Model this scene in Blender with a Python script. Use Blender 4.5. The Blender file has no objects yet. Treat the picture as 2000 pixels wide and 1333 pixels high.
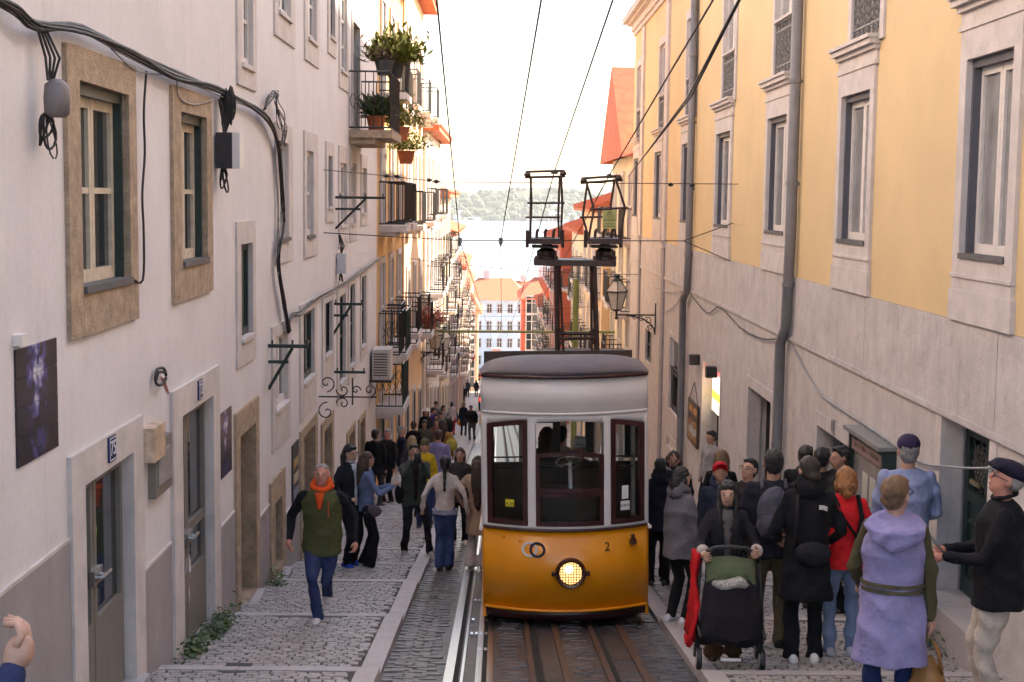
import bpy, bmesh, math, random
import numpy as np
from mathutils import Vector, Matrix, noise
random.seed(7)
R = math.radians
sc = bpy.context.scene
COL = sc.collection
# ------------------------------------------------------------------ camera, sky, sun, exposure
F = 2778.0
cd = bpy.data.cameras.new('camera'); cam = bpy.data.objects.new('camera', cd); COL.objects.link(cam)
cd.sensor_width = 36.0; cd.lens = F/2000*36.0; cd.clip_start = .1; cd.clip_end = 20000
PITCH, YAW, ROLL = R(5.70), R(.58), R(.7)
CM = (Matrix.Rotation(-YAW, 4, 'Z') @ Matrix.Rotation(R(90)-PITCH, 4, 'X') @ Matrix.Rotation(ROLL, 4, 'Z'))
cam.matrix_world = CM
sc.camera = cam
SUN_AZ, SUN_EL = R(58), R(33)          # azimuth measured from +Y towards +X
w = bpy.data.worlds.new('World'); sc.world = w; w.use_nodes = True
nt = w.node_tree; bg = nt.nodes['Background']
sky = nt.nodes.new('ShaderNodeTexSky'); sky.sky_type = 'NISHITA'; sky.sun_disc = False
sky.sun_elevation = SUN_EL; sky.sun_rotation = SUN_AZ
sky.air_density = 1.0; sky.dust_density = 1.5; sky.ozone_density = 1.0
nt.links.new(sky.outputs[0], bg.inputs[0]); bg.inputs[1].default_value = .15
sl = bpy.data.lights.new('sun', 'SUN'); sl.energy = 4.6; sl.angle = R(.6); sl.color = (1, .93, .82)
so = bpy.data.objects.new('sun', sl); COL.objects.link(so)
sd = Vector((math.sin(SUN_AZ)*math.cos(SUN_EL), math.cos(SUN_AZ)*math.cos(SUN_EL), math.sin(SUN_EL)))
so.rotation_euler = sd.to_track_quat('Z', 'Y').to_euler(); so.location = sd*50
vs = sc.view_settings
vs.view_transform = 'Standard'; vs.look = 'None'; vs.gamma = 1; vs.use_curve_mapping = False
vs.exposure = 2.0
try:
    vs.use_white_balance = True; vs.white_balance_temperature = 7600; vs.white_balance_tint = 14
except Exception: pass
sc.cycles.use_denoising = True; sc.cycles.adaptive_threshold = .03
sc.cycles.max_bounces = 6; sc.cycles.diffuse_bounces = 3; sc.cycles.glossy_bounces = 3; sc.cycles.transparent_max_bounces = 8; sc.cycles.volume_bounces = 1
sc.cycles.volume_step_rate = 8; sc.cycles.volume_max_steps = 64
sc.cycles.sample_clamp_indirect = 6
# ------------------------------------------------------------------ geometry of the place
XL, XR = -2.62, 4.0
def gz(y):                              # height of the street's ground line (camera is z = 0)
    if y < 22: return -(2.2+.145*y)
    if y < 75: return -(5.39+.127*(y-22))
    if y < 170: return -(12.12+.108*(y-75))
    return -(22.38+.06*(y-170))
def ray(px, py):
    return (CM.to_3x3() @ Vector(((px-1000)/F, -(py-666.5)/F, -1))).normalized()
def on_x(px, py, X):                    # a photograph point carried on to the wall plane at X
    d = ray(px, py); return d*(X/d.x)
def at_y(px, py, Y):
    d = ray(px, py); return d*(Y/d.y)
def on_ground(px, py, up=0.):
    d = ray(px, py); lo, hi = 3., 400.
    for _ in range(50):
        m = (lo+hi)/2; p = d*(m/d.y)
        if p.z > gz(m)+up: lo = m
        else: hi = m
    return d*(lo/d.y)
# ------------------------------------------------------------------ materials
MATS = {}
def mat(name, col, rough=.7, var=.12, scale=6., bump=.15, bscale=60., metal=0., streak=0., dirt=None, spec=.5, emit=None, coat=0., objco=False, fine=.0):
    if name in MATS: return MATS[name]
    m = bpy.data.materials.new(name); m.use_nodes = True; t = m.node_tree; N = t.nodes; L = t.links
    b = N['Principled BSDF']
    b.inputs['Roughness'].default_value = rough; b.inputs['Metallic'].default_value = metal
    b.inputs['Specular IOR Level'].default_value = spec; b.inputs['Coat Weight'].default_value = coat
    tc = N.new('ShaderNodeTexCoord'); geo = N.new('ShaderNodeNewGeometry')
    co = tc.outputs['Object'] if objco else geo.outputs['Position']
    c = (*col, 1)
    def nz(s, det=5., vec=None, ro=.6):
        n = N.new('ShaderNodeTexNoise'); n.inputs['Scale'].default_value = s; n.inputs['Detail'].default_value = det
        n.inputs['Roughness'].default_value = ro
        L.new(vec if vec is not None else co, n.inputs['Vector']); return n.outputs['Fac']
    def ramp(f, a, bb):
        r = N.new('ShaderNodeMapRange'); r.inputs['From Min'].default_value = a; r.inputs['From Max'].default_value = bb
        L.new(f, r.inputs['Value']); return r.outputs['Result']
    def mixc(f, ca, cb, mode='MIX'):
        x = N.new('ShaderNodeMix'); x.data_type = 'RGBA'; x.blend_type = mode
        if f is None: x.inputs[0].default_value = 1
        elif isinstance(f, float): x.inputs[0].default_value = f
        else: L.new(f, x.inputs[0])
        for s, v in ((6, ca), (7, cb)):
            if isinstance(v, tuple): x.inputs[s].default_value = v
            else: L.new(v, x.inputs[s])
        return x.outputs[2]
    cur = c
    if var:
        lo = tuple(v*(1-var) for v in col)+(1,); hi = tuple(min(1, v*(1+var)) for v in col)+(1,)
        cur = mixc(ramp(nz(scale), .3, .7), lo, hi)
    if fine:
        lo = (1-fine,)*3+(1,)
        cur = mixc(None, cur, mixc(ramp(nz(scale*14, 3), .35, .65), lo, (1, 1, 1, 1)), 'MULTIPLY')
    if dirt:                                    # (colour, amount, scale): stains with a shape of their own
        dc, da, ds = dirt
        f = ramp(nz(ds, 8, ro=.7), .62-.2*da, .8-.1*da)
        f2 = N.new('ShaderNodeMath'); f2.operation = 'MULTIPLY'; L.new(f, f2.inputs[0]); f2.inputs[1].default_value = min(1, da+.25); f2.use_clamp = True
        cur = mixc(f2.outputs[0], cur, (*dc, 1))
    if streak:                                  # rain streaks running down
        mp = N.new('ShaderNodeMapping'); mp.inputs['Scale'].default_value = (7, 7, .35); L.new(co, mp.inputs['Vector'])
        f = ramp(nz(1.6, 6, mp.outputs[0], .7), .52, .78)
        f2 = N.new('ShaderNodeMath'); f2.operation = 'MULTIPLY'; L.new(f, f2.inputs[0]); f2.inputs[1].default_value = streak
        cur = mixc(f2.outputs[0], cur, tuple(v*.45 for v in col)+(1,))
    if isinstance(cur, tuple): b.inputs['Base Color'].default_value = cur
    else: L.new(cur, b.inputs['Base Color'])
    if bump:
        bp = N.new('ShaderNodeBump'); bp.inputs['Strength'].default_value = bump; bp.inputs['Distance'].default_value = .02
        L.new(nz(bscale, 4), bp.inputs['Height']); L.new(bp.outputs[0], b.inputs['Normal'])
    if emit:
        b.inputs['Emission Color'].default_value = (*emit[0], 1); b.inputs['Emission Strength'].default_value = emit[1]
    MATS[name] = m; return m
M = mat
plaster = M('white_plaster', (.74, .69, .69), .85, .06, 1.2, .12, 45, streak=.16, dirt=((.42, .36, .33), .14, 1.3), fine=.05)
dado = M('grey_dado_paint', (.34, .30, .30), .85, .12, 2, .15, 40, streak=.25, dirt=((.15, .13, .11), .25, 2.2))
lime = M('limestone', (.50, .36, .25), .9, .25, 9, .9, 38, streak=.15, dirt=((.16, .12, .09), .35, 7), fine=.3)
limel = M('pale_limestone', (.62, .55, .52), .85, .12, 4, .3, 50, streak=.2, dirt=((.3, .23, .18), .22, 3))
stoneb = M('base_stone_slab', (.60, .54, .52), .8, .14, 2.5, .3, 45, streak=.42, dirt=((.25, .19, .16), .34, 4.5), fine=.12)
yellow = M('yellow_plaster', (.74, .53, .29), .85, .06, .9, .1, 50, streak=.06)
pot = M('terracotta', (.42, .13, .06), .8, .2, 12)
greend = M('dark_green_paint', (.018, .035, .032), .45, .2, 8, .1)
blackiron = M('black_iron', (.02, .018, .02), .5, .2, 20, .1)
greyiron = M('grey_iron', (.22, .21, .2), .55, .15, 14, .1)
whitew = M('white_painted_wood', (.72, .66, .62), .5, .1, 12, .1, 80, dirt=((.4, .33, .27), .1, 8))
creamw = M('cream_painted_wood', (.62, .52, .40), .55, .18, 14, .15, 80, dirt=((.3, .23, .16), .2, 10))
pane = M('window_glass', (.03, .033, .036), .04, 0, 1, 0, spec=1.)
panel_ = M('curtained_glass', (.27, .26, .26), .06, .25, 3, 0, spec=.7)
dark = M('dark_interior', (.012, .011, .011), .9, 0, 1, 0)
pipe_m = M('grey_pipe', (.2, .19, .2), .5, .12, 5, .05, streak=.2)
cable_m = M('black_cable', (.015, .013, .016), .6, .2, 30, 0)
cablew = M('grey_cable', (.3, .29, .3), .6, .2, 30, 0)
slate = M('slate_sill', (.12, .11, .11), .7, .2, 20, .4)
tile_red = M('roof_tile', (.48, .13, .06), .8, .25, 3, .2, 30)
steel = M('worn_rail_steel', (.55, .54, .56), .28, .12, 20, .05, metal=1)
rustst = M('rusty_steel', (.10, .05, .032), .6, .3, 20, .3)
doorgrey = M('grey_door_metal', (.2, .175, .15), .5, .1, 9, .05)
leaf = M('leaf_green', (.06, .10, .025), .6, .35, 30, 0)
leafy = M('leaf_yellow_green', (.16, .17, .02), .6, .35, 30, 0)
leafr = M('leaf_red', (.35, .07, .04), .6, .35, 30, 0)
# ------------------------------------------------------------------ mesh collecting
WL = {}
class MB:
    def __init__(s): s.v = []; s.f = []; s.mi = []; s.cur = 0
    def raw(s, vs_, fs):
        o = len(s.v); s.v += [tuple(p) for p in vs_]
        for f in fs: s.f.append(tuple(o+i for i in f)); s.mi.append(s.cur)
        return s
    def box(s, a, b, rot=None, piv=None, ch=0.):
        x0, y0, z0 = [min(i, j) for i, j in zip(a, b)]; x1, y1, z1 = [max(i, j) for i, j in zip(a, b)]
        P = [Vector(p) for p in ((x0,y0,z0),(x1,y0,z0),(x1,y1,z0),(x0,y1,z0),(x0,y0,z1),(x1,y0,z1),(x1,y1,z1),(x0,y1,z1))]
        if rot is not None:
            c = Vector(piv) if piv is not None else Vector(((x0+x1)/2, (y0+y1)/2, (z0+z1)/2))
            P = [c+rot @ (p-c) for p in P]
        return s.raw(P, [(0,3,2,1),(4,5,6,7),(0,1,5,4),(1,2,6,5),(2,3,7,6),(3,0,4,7)])
    def tube(s, pts, r, n=6, caps=True, sq=1.):
        pts = [Vector(p) for p in pts]; rr = r if isinstance(r, (list, tuple)) else [r]*len(pts)
        V = []; k = len(pts); up = None
        for i, p in enumerate(pts):
            t = (pts[min(i+1, k-1)]-pts[max(i-1, 0)])
            if t.length < 1e-9: t = Vector((0, 0, 1))
            t.normalize()
            if up is None: up = Vector((0, 0, 1)) if abs(t.z) < .9 else Vector((0, 1, 0))
            a = t.cross(up); a.normalize(); b = a.cross(t)
            for j in range(n):
                g = 2*math.pi*j/n; V.append(p+(a*math.cos(g)+b*math.sin(g)*sq)*rr[i])
        Fs = [(i*n+j, i*n+(j+1) % n, (i+1)*n+(j+1) % n, (i+1)*n+j) for i in range(k-1) for j in range(n)]
        if caps: Fs += [tuple(range(n))[::-1], tuple((k-1)*n+j for j in range(n))]
        return s.raw(V, Fs)
    def lathe(s, c, prof, n=14, axis='z'):
        V = []; c = Vector(c)
        for (r, h) in prof:
            for j in range(n):
                g = 2*math.pi*j/n; q = (r*math.cos(g), r*math.sin(g), h)
                if axis == 'y': q = (q[0], -q[2], q[1])
                if axis == 'x': q = (q[2], q[0], q[1])
                V.append(c+Vector(q))
        k = len(prof)
        Fs = [(i*n+j, i*n+(j+1) % n, (i+1)*n+(j+1) % n, (i+1)*n+j) for i in range(k-1) for j in range(n)]
        Fs += [tuple(range(n))[::-1], tuple((k-1)*n+j for j in range(n))]
        return s.raw(V, Fs)
    def build(s, name, m, parent=None, smooth=False, origin=None, weld=False, **kw):
        me = bpy.data.meshes.new(name)
        if parent is not None: o = Vector(WL[parent])
        elif origin is not None: o = Vector(origin)
        else:
            A = np.array(s.v) if s.v else np.zeros((1, 3)); o = Vector(((A[:,0].min()+A[:,0].max())/2, (A[:,1].min()+A[:,1].max())/2, A[:,2].min()))
        me.from_pydata([(p[0]-o.x, p[1]-o.y, p[2]-o.z) for p in s.v], [], s.f); me.update()
        for mm in (m if isinstance(m, (list, tuple)) else [m]): me.materials.append(mm)
        if isinstance(m, (list, tuple)): me.polygons.foreach_set('material_index', s.mi)
        bm = bmesh.new(); bm.from_mesh(me)
        if weld: bmesh.ops.remove_doubles(bm, verts=bm.verts, dist=1e-5)
        bmesh.ops.recalc_face_normals(bm, faces=bm.faces); bm.to_mesh(me); bm.free()
        if smooth: me.polygons.foreach_set('use_smooth', [True]*len(me.polygons))
        ob = bpy.data.objects.new(name, me); COL.objects.link(ob); WL[ob] = o
        if parent is not None: ob.parent = parent
        else: ob.location = o
        tag(ob, **kw); return ob
def tag(o, label=None, cat=None, group=None, kind=None):
    if label: o['label'] = label
    if cat: o['category'] = cat
    if group: o['group'] = group
    if kind: o['kind'] = kind
    return o
def empty(name, loc, label=None, cat=None, group=None):
    o = bpy.data.objects.new(name, None); COL.objects.link(o); o.location = loc; o.empty_display_size = .2
    WL[o] = Vector(loc); return tag(o, label, cat, group)
def copy_tree(o, loc=None, parent=None, rz=None):
    c = o.copy(); COL.objects.link(c); c.parent = parent; WL[c] = Vector(loc if loc is not None else WL[o])
    if loc is not None: c.location = loc
    if rz is not None: c.rotation_euler = (0, 0, rz)
    for ch in list(o.children): copy_tree(ch, None, c)
    return c
# ------------------------------------------------------------------ ground, street, rails
KL, KR = -.9, 1.63                       # inner edges of the two stepped walkways
STEPS = [2.6, 5.4, 8.2, 10.9, 13.7, 16.4, 18.3, 20.2, 22.8, 25., 27.2, 29.6, 32., 34.5, 37., 39.5, 42.]
def pz(y):                               # walkway surface: flatter treads with small drops between them
    if y >= STEPS[-1]: return gz(y)+.06
    if y < STEPS[0]: return gz(y)+.06
    for a, b in zip(STEPS, STEPS[1:]):
        if a <= y < b: return gz(a)+.035-.125*(y-a)*(gz(a)-gz(a+1))/.145
def gsurf(x, y): return gz(y)+.012 if KL < x < KR else pz(y)
def on_walk(px, py):
    d = ray(px, py); y = 4.
    while y < 160:
        p = d*(y/d.y)
        if p.z <= gsurf(p.x, y): return Vector((p.x, y, gsurf(p.x, y)))
        y += .02
    return p
setts = M('dark_basalt_setts', (.07, .06, .06), .4, .35, 5, .6, 22, dirt=((.04, .035, .033), .3, 6))
sett_stone = M('worn_sett_stone', (.105, .09, .092), .3, .4, 3, .4, 30, fine=.25)
cob_bed = M('cobble_joint_sand', (.075, .062, .055), .95, .25, 20, .3)
cob_stone = M('white_calcada_stone', (.40, .355, .335), .5, .3, 6.5, .25, 50, fine=.2, dirt=((.18, .14, .12), .18, 1.6))
kerb_m = M('kerb_limestone', (.47, .42, .41), .6, .14, 3, .2, 40, fine=.15, dirt=((.25, .2, .18), .2, 3))
terr_m = M('town_ground', (.30, .26, .22), .9, .3, .05, 0)
far_street = M('far_cobbles', (.30, .27, .26), .6, .25, 4, .5, 14)
def sheet(name, m, x0, x1, zf, ys, **kw):
    b = MB()
    for i, y in enumerate(ys): b.v += [(x0, y, zf(y)), (x1, y, zf(y))]
    for i in range(len(ys)-1): b.f.append((2*i, 2*i+1, 2*i+3, 2*i+2)); b.mi.append(0)
    return b.build(name, m, **kw)
ysr = [-14+i*2 for i in range(18)]+[22]+[24+i*3 for i in range(17)]+[75]+[80+i*6 for i in range(16)]
tb = MB(); yst = [-60, -14]+list(range(-10, 22, 4))+[22, 40, 60, 75, 100, 130, 170, 250, 330, 420, 421, 2600]
for y in yst:
    z = gz(y)-.05 if y < 400 else (-40 if y < 421 else -48)
    tb.v += [(-900, y, z), (900, y, z)]
for i in range(len(yst)-1): tb.f.append((2*i, 2*i+1, 2*i+3, 2*i+2)); tb.mi.append(0)
tb.build('ground', terr_m, kind='structure')
road = sheet('road', setts, KL-.02, KR+.02, gz, ysr, kind='structure')
MESHV = []
def cob_mesh(k, sx, sy, h, name, m):
    rnd = random.Random(k); b = MB()
    def rg(s, z, j): return [((sx*.5*a+rnd.uniform(-j, j))*s, (sy*.5*c+rnd.uniform(-j, j))*s, z+rnd.uniform(-.0015, .0015)) for a, c in ((-1,-1),(.1,-1.06),(1,-1),(1.05,.1),(1,1),(-.1,1.05),(-1,1),(-1.05,0))]
    j = min(sx, sy)*.07
    b.raw(rg(1, -.03, j)+rg(1, h*.35, j)+rg(.86, h, j*.6), [(i, (i+1) % 8, 8+(i+1) % 8, 8+i) for i in range(8)]+[(8+i, 8+(i+1) % 8, 16+(i+1) % 8, 16+i) for i in range(8)]+[tuple(range(16, 24))])
    me = bpy.data.meshes.new(name); me.from_pydata(b.v, [], b.f); me.update(); me.materials.append(m); return me, b
def lay(parent, name, m, x0, x1, y0, y1, px, py, sx, sy, h, zf, nmax, wob, sk=lambda x, y: False):
    var = [cob_mesh(i*13+len(name), sx, sy, h, name, m) for i in range(6)]
    spots = []; y = y0; r = 0
    while y < y1:
        x = x0+sx*.5+(px*.5 if r % 2 else 0)*random.uniform(.6, 1.2)
        while x < x1-sx*.45:
            yy = y+wob*math.sin(x*5+y*1.7)+random.uniform(-.006, .006)
            if not sk(x, yy): spots.append((x+random.uniform(-.004, .004), yy, random.gauss(0, .06), random.randrange(6), random.uniform(.88, 1.06), random.uniform(-.004, .005)))
            x += px*random.uniform(.94, 1.08)
        y += py; r += 1
    spots.sort(key=lambda s: s[1]+(0 if s[1] > 10.7 else 99))
    rest = MB()
    for i, (x, y, a, k, s, dz) in enumerate(spots):
        g = (zf(y+.05)-zf(y-.05))/.1
        if abs(g) > .3: g = -.12
        Mx = Matrix.Translation((x, y, zf(y)+dz)) @ Matrix.Rotation(math.atan(g), 4, 'X') @ Matrix.Rotation(a, 4, 'Z') @ Matrix.Diagonal((s, s*random.uniform(.92, 1.04), 1, 1))
        if i < nmax:
            o = bpy.data.objects.new(name, var[k][0]); COL.objects.link(o); o.parent = parent
            o.matrix_local = Matrix.Translation(-WL[parent]) @ Mx; WL[o] = Vector(WL[parent])
        else: rest.raw([Mx @ Vector(v) for v in var[k][1].v], var[k][1].f)
    if rest.v: rest.build(name+'_field', m, parent, kind='stuff')
def edges(y, d=.16): return any(b-d-.05 < y < b+.04 for b in STEPS)
for nm, x0, x1, side in (('left_walkway', XL-.3, KL-.17, -1), ('right_walkway', KR+.17, XR+.3, 1)):
    b = MB()                              # bedding of the whole walkway: treads and drops
    for a, c in zip(STEPS, STEPS[1:]):
        z0, z1 = pz(a), pz(c-1e-4)
        b.raw([(x0, a, z0), (x1, a, z0), (x1, c, z1), (x0, c, z1), (x0, c, gz(c)-.1), (x1, c, gz(c)-.1), (x0, a, gz(a)-.1), (x1, a, gz(a)-.1)],
              [(0, 1, 2, 3), (3, 2, 5, 4), (0, 3, 4, 6), (1, 7, 5, 2)])
    walk = b.build(nm, cob_bed, kind='structure')
    far = sheet('far_'+nm, far_street, min(x0, x1)-.2 if side < 0 else KR, KL if side < 0 else max(x0, x1), lambda y: gz(y)+.08, [42]+list(range(45, 76, 3))+list(range(80, 171, 6)), kind='structure')
    kx0, kx1 = (KL-.17, KL) if side < 0 else (KR, KR+.17)
    for a, c in zip(STEPS, STEPS[1:]):    # kerb stones along the track and nosing stones across the treads
        n = max(1, round((c-a)/1.3))
        for i in range(n):
            ya, yb = a+(c-a)*i/n+.004, a+(c-a)*(i+1)/n-.004
            za, zb = pz(ya)+.012, pz(yb-.01)+.012
            k = MB(); k.raw([(kx0, ya, gz(ya)-.2), (kx1, ya, gz(ya)-.2), (kx1, yb, gz(yb)-.2), (kx0, yb, gz(yb)-.2), (kx0, ya, za), (kx1, ya, za), (kx1, yb, zb), (kx0, yb, zb)],
                            [(0,3,2,1),(4,5,6,7),(0,1,5,4),(1,2,6,5),(2,3,7,6),(3,0,4,7)])
            k.build('kerb_stone', kerb_m, walk)
        n = 2 if side < 0 else 3
        for i in range(n):
            xa = x0+(x1-x0)*i/n+.003; xb = x0+(x1-x0)*(i+1)/n-.003
            k = MB(); zt = pz(c-.16)+.014; zt2 = pz(c-1e-3)+.014
            k.raw([(xa, c-.16, zt-.12), (xb, c-.16, zt-.12), (xb, c, zt2-.2), (xa, c, zt2-.2), (xa, c-.16, zt), (xb, c-.16, zt), (xb, c, zt2), (xa, c, zt2)],
                  [(0,3,2,1),(4,5,6,7),(0,1,5,4),(1,2,6,5),(2,3,7,6),(3,0,4,7)])
            k.build('step_edge_stone', kerb_m, walk)
    lay(walk, 'cobblestone', cob_stone, min(x0, x1)+(.25 if side < 0 else 0), max(x0, x1)-(0 if side < 0 else .25), 8.3, 41.8, .098, .088, .088, .079, .012, pz, 300, .012, lambda x, y: edges(y))
RAILX = [(-.36, .075, 1), (-.255, .022, 1), (-.125, .05, 1), (-.035, .05, 1), (.31, .045, 2), (.385, .03, 0), (.585, .06, 2), (.93, .05, 2), (.99, .03, 0), (1.22, .07, 2)]
def rail_sk(x, y): return any(abs(x-r[0]) < .1 for r in RAILX)
lay(road, 'sett', sett_stone, KL, KR, 8.4, 34, .185, .094, .17, .082, .014, lambda y: gz(y)-.004, 300, .008, rail_sk)
for X, wd, k in RAILX:
    b = MB(); top = .022 if k else .012
    ys = [-5]+list(range(0, 22, 2))+[22]+list(range(26, 75, 6))+[75, 120, 165]
    for y in ys: b.v += [(X-wd/2, y, gz(y)-.05), (X+wd/2, y, gz(y)-.05), (X+wd/2, y, gz(y)+top), (X-wd/2, y, gz(y)+top)]
    for i in range(len(ys)-1):
        for j in range(4): b.f.append((4*i+j, 4*i+(j+1) % 4, 4*i+4+(j+1) % 4, 4*i+4+j)); b.mi.append(0)
    b.build('track_rail', (dark, steel, rustst)[k], road)
for X in (-.31, -.08, .35, .96):         # open grooves beside the rails
    sheet('rail_groove', dark, X-.028, X+.028, lambda y: gz(y)+.008, ysr, parent=road)
for i, y in enumerate((12.1, 12.95, 13.8, 15.2)):
    for k in range(4):
        if random.random() < .8:
            b = MB(); b.box((-.225+.045*k, y, gz(y)+.01), (-.2+.045*k, y+.07, gz(y)+.03)); b.build('slot_grating_bar', steel, road)
b = MB(); p = on_walk(465, 1305); b.box((p.x-.1, p.y-.07, p.z-.02), (p.x+.1, p.y+.07, p.z+.016)); b.build('drain_cover', blackiron, label='small dark square drain cover set in the pale cobbles by the grey doorstep', cat='drain cover')
# water, far shore
wm = bpy.data.materials.new('river_water'); wm.use_nodes = True; wb = wm.node_tree.nodes['Principled BSDF']
wb.inputs['Base Color'].default_value = (.10, .16, .20, 1); wb.inputs['Roughness'].default_value = .25
wn = wm.node_tree.nodes.new('ShaderNodeTexNoise'); wn.inputs['Scale'].default_value = .15; wn.inputs['Detail'].default_value = 6
wbp = wm.node_tree.nodes.new('ShaderNodeBump'); wbp.inputs['Strength'].default_value = .5; wbp.inputs['Distance'].default_value = .6
wg = wm.node_tree.nodes.new('ShaderNodeNewGeometry'); wm.node_tree.links.new(wg.outputs['Position'], wn.inputs['Vector'])
wm.node_tree.links.new(wn.outputs['Fac'], wbp.inputs['Height']); wm.node_tree.links.new(wbp.outputs[0], wb.inputs['Normal'])
b = MB(); b.raw([(-4000, 421.5, -44), (4000, 421.5, -44), (4000, 6000, -44), (-4000, 6000, -44)], [(0, 1, 2, 3)]); b.build('river_water', wm, kind='structure')
hill_m = M('wooded_hill', (.07, .10, .05), .9, .6, .012, 0, fine=.6)
b = MB(); nx, ny = 150, 26
for j in range(ny):
    for i in range(nx):
        x = -1500+3000*i/(nx-1); y = 2900+700*j/(ny-1); t = min(1, j/7.)
        h = -45+t*(62+26*noise.noise((x*.0022, 3.1, 0))+14*noise.noise((x*.009, y*.006, 1)))+t*9*abs(noise.noise((x*.05, y*.05, 2)))
        if x < -250: h += t*10
        b.v.append((x, y, h))
b.f = [(j*nx+i, j*nx+i+1, (j+1)*nx+i+1, (j+1)*nx+i) for j in range(ny-1) for i in range(nx-1)]; b.mi = [0]*len(b.f)
hill = b.build('hill', hill_m, kind='structure')
b = MB(); rq = random.Random(5)
tm = M('far_tree_crown', (.05, .085, .04), .9, .5, .05, 0)
for i in range(1500):
    x = rq.uniform(-420, 420); j = rq.uniform(0, 1); y = 2900+j*190
    t = min(1, (y-2900)/196.)
    z = -45+t*(62+26*noise.noise((x*.0022, 3.1, 0))+14*noise.noise((x*.009, y*.006, 1)))
    if noise.noise((x*.02, y*.02, 7)) < -.25: continue
    r = rq.uniform(4, 10); b.lathe((x, y, z-2), [(r*.6, 0), (r, r*.5), (r*.7, r*1.1), (r*.1, r*1.4)], 6)
b.build('far_wood', tm, kind='stuff')
b = MB()
for i in range(60): 
    x = rq.uniform(-420, 420); wd = rq.uniform(8, 26); z = -45+rq.choice((0, 0, 0, 12, 30)); b.box((x, 2896+(z+45)*2.2, z), (x+wd, 2903+(z+45)*2.2, z+rq.uniform(5, 11)))
b.build('far_shore_houses', M('far_house_white', (.7, .64, .58), .9, .1, .05, 0), kind='stuff')
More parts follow.
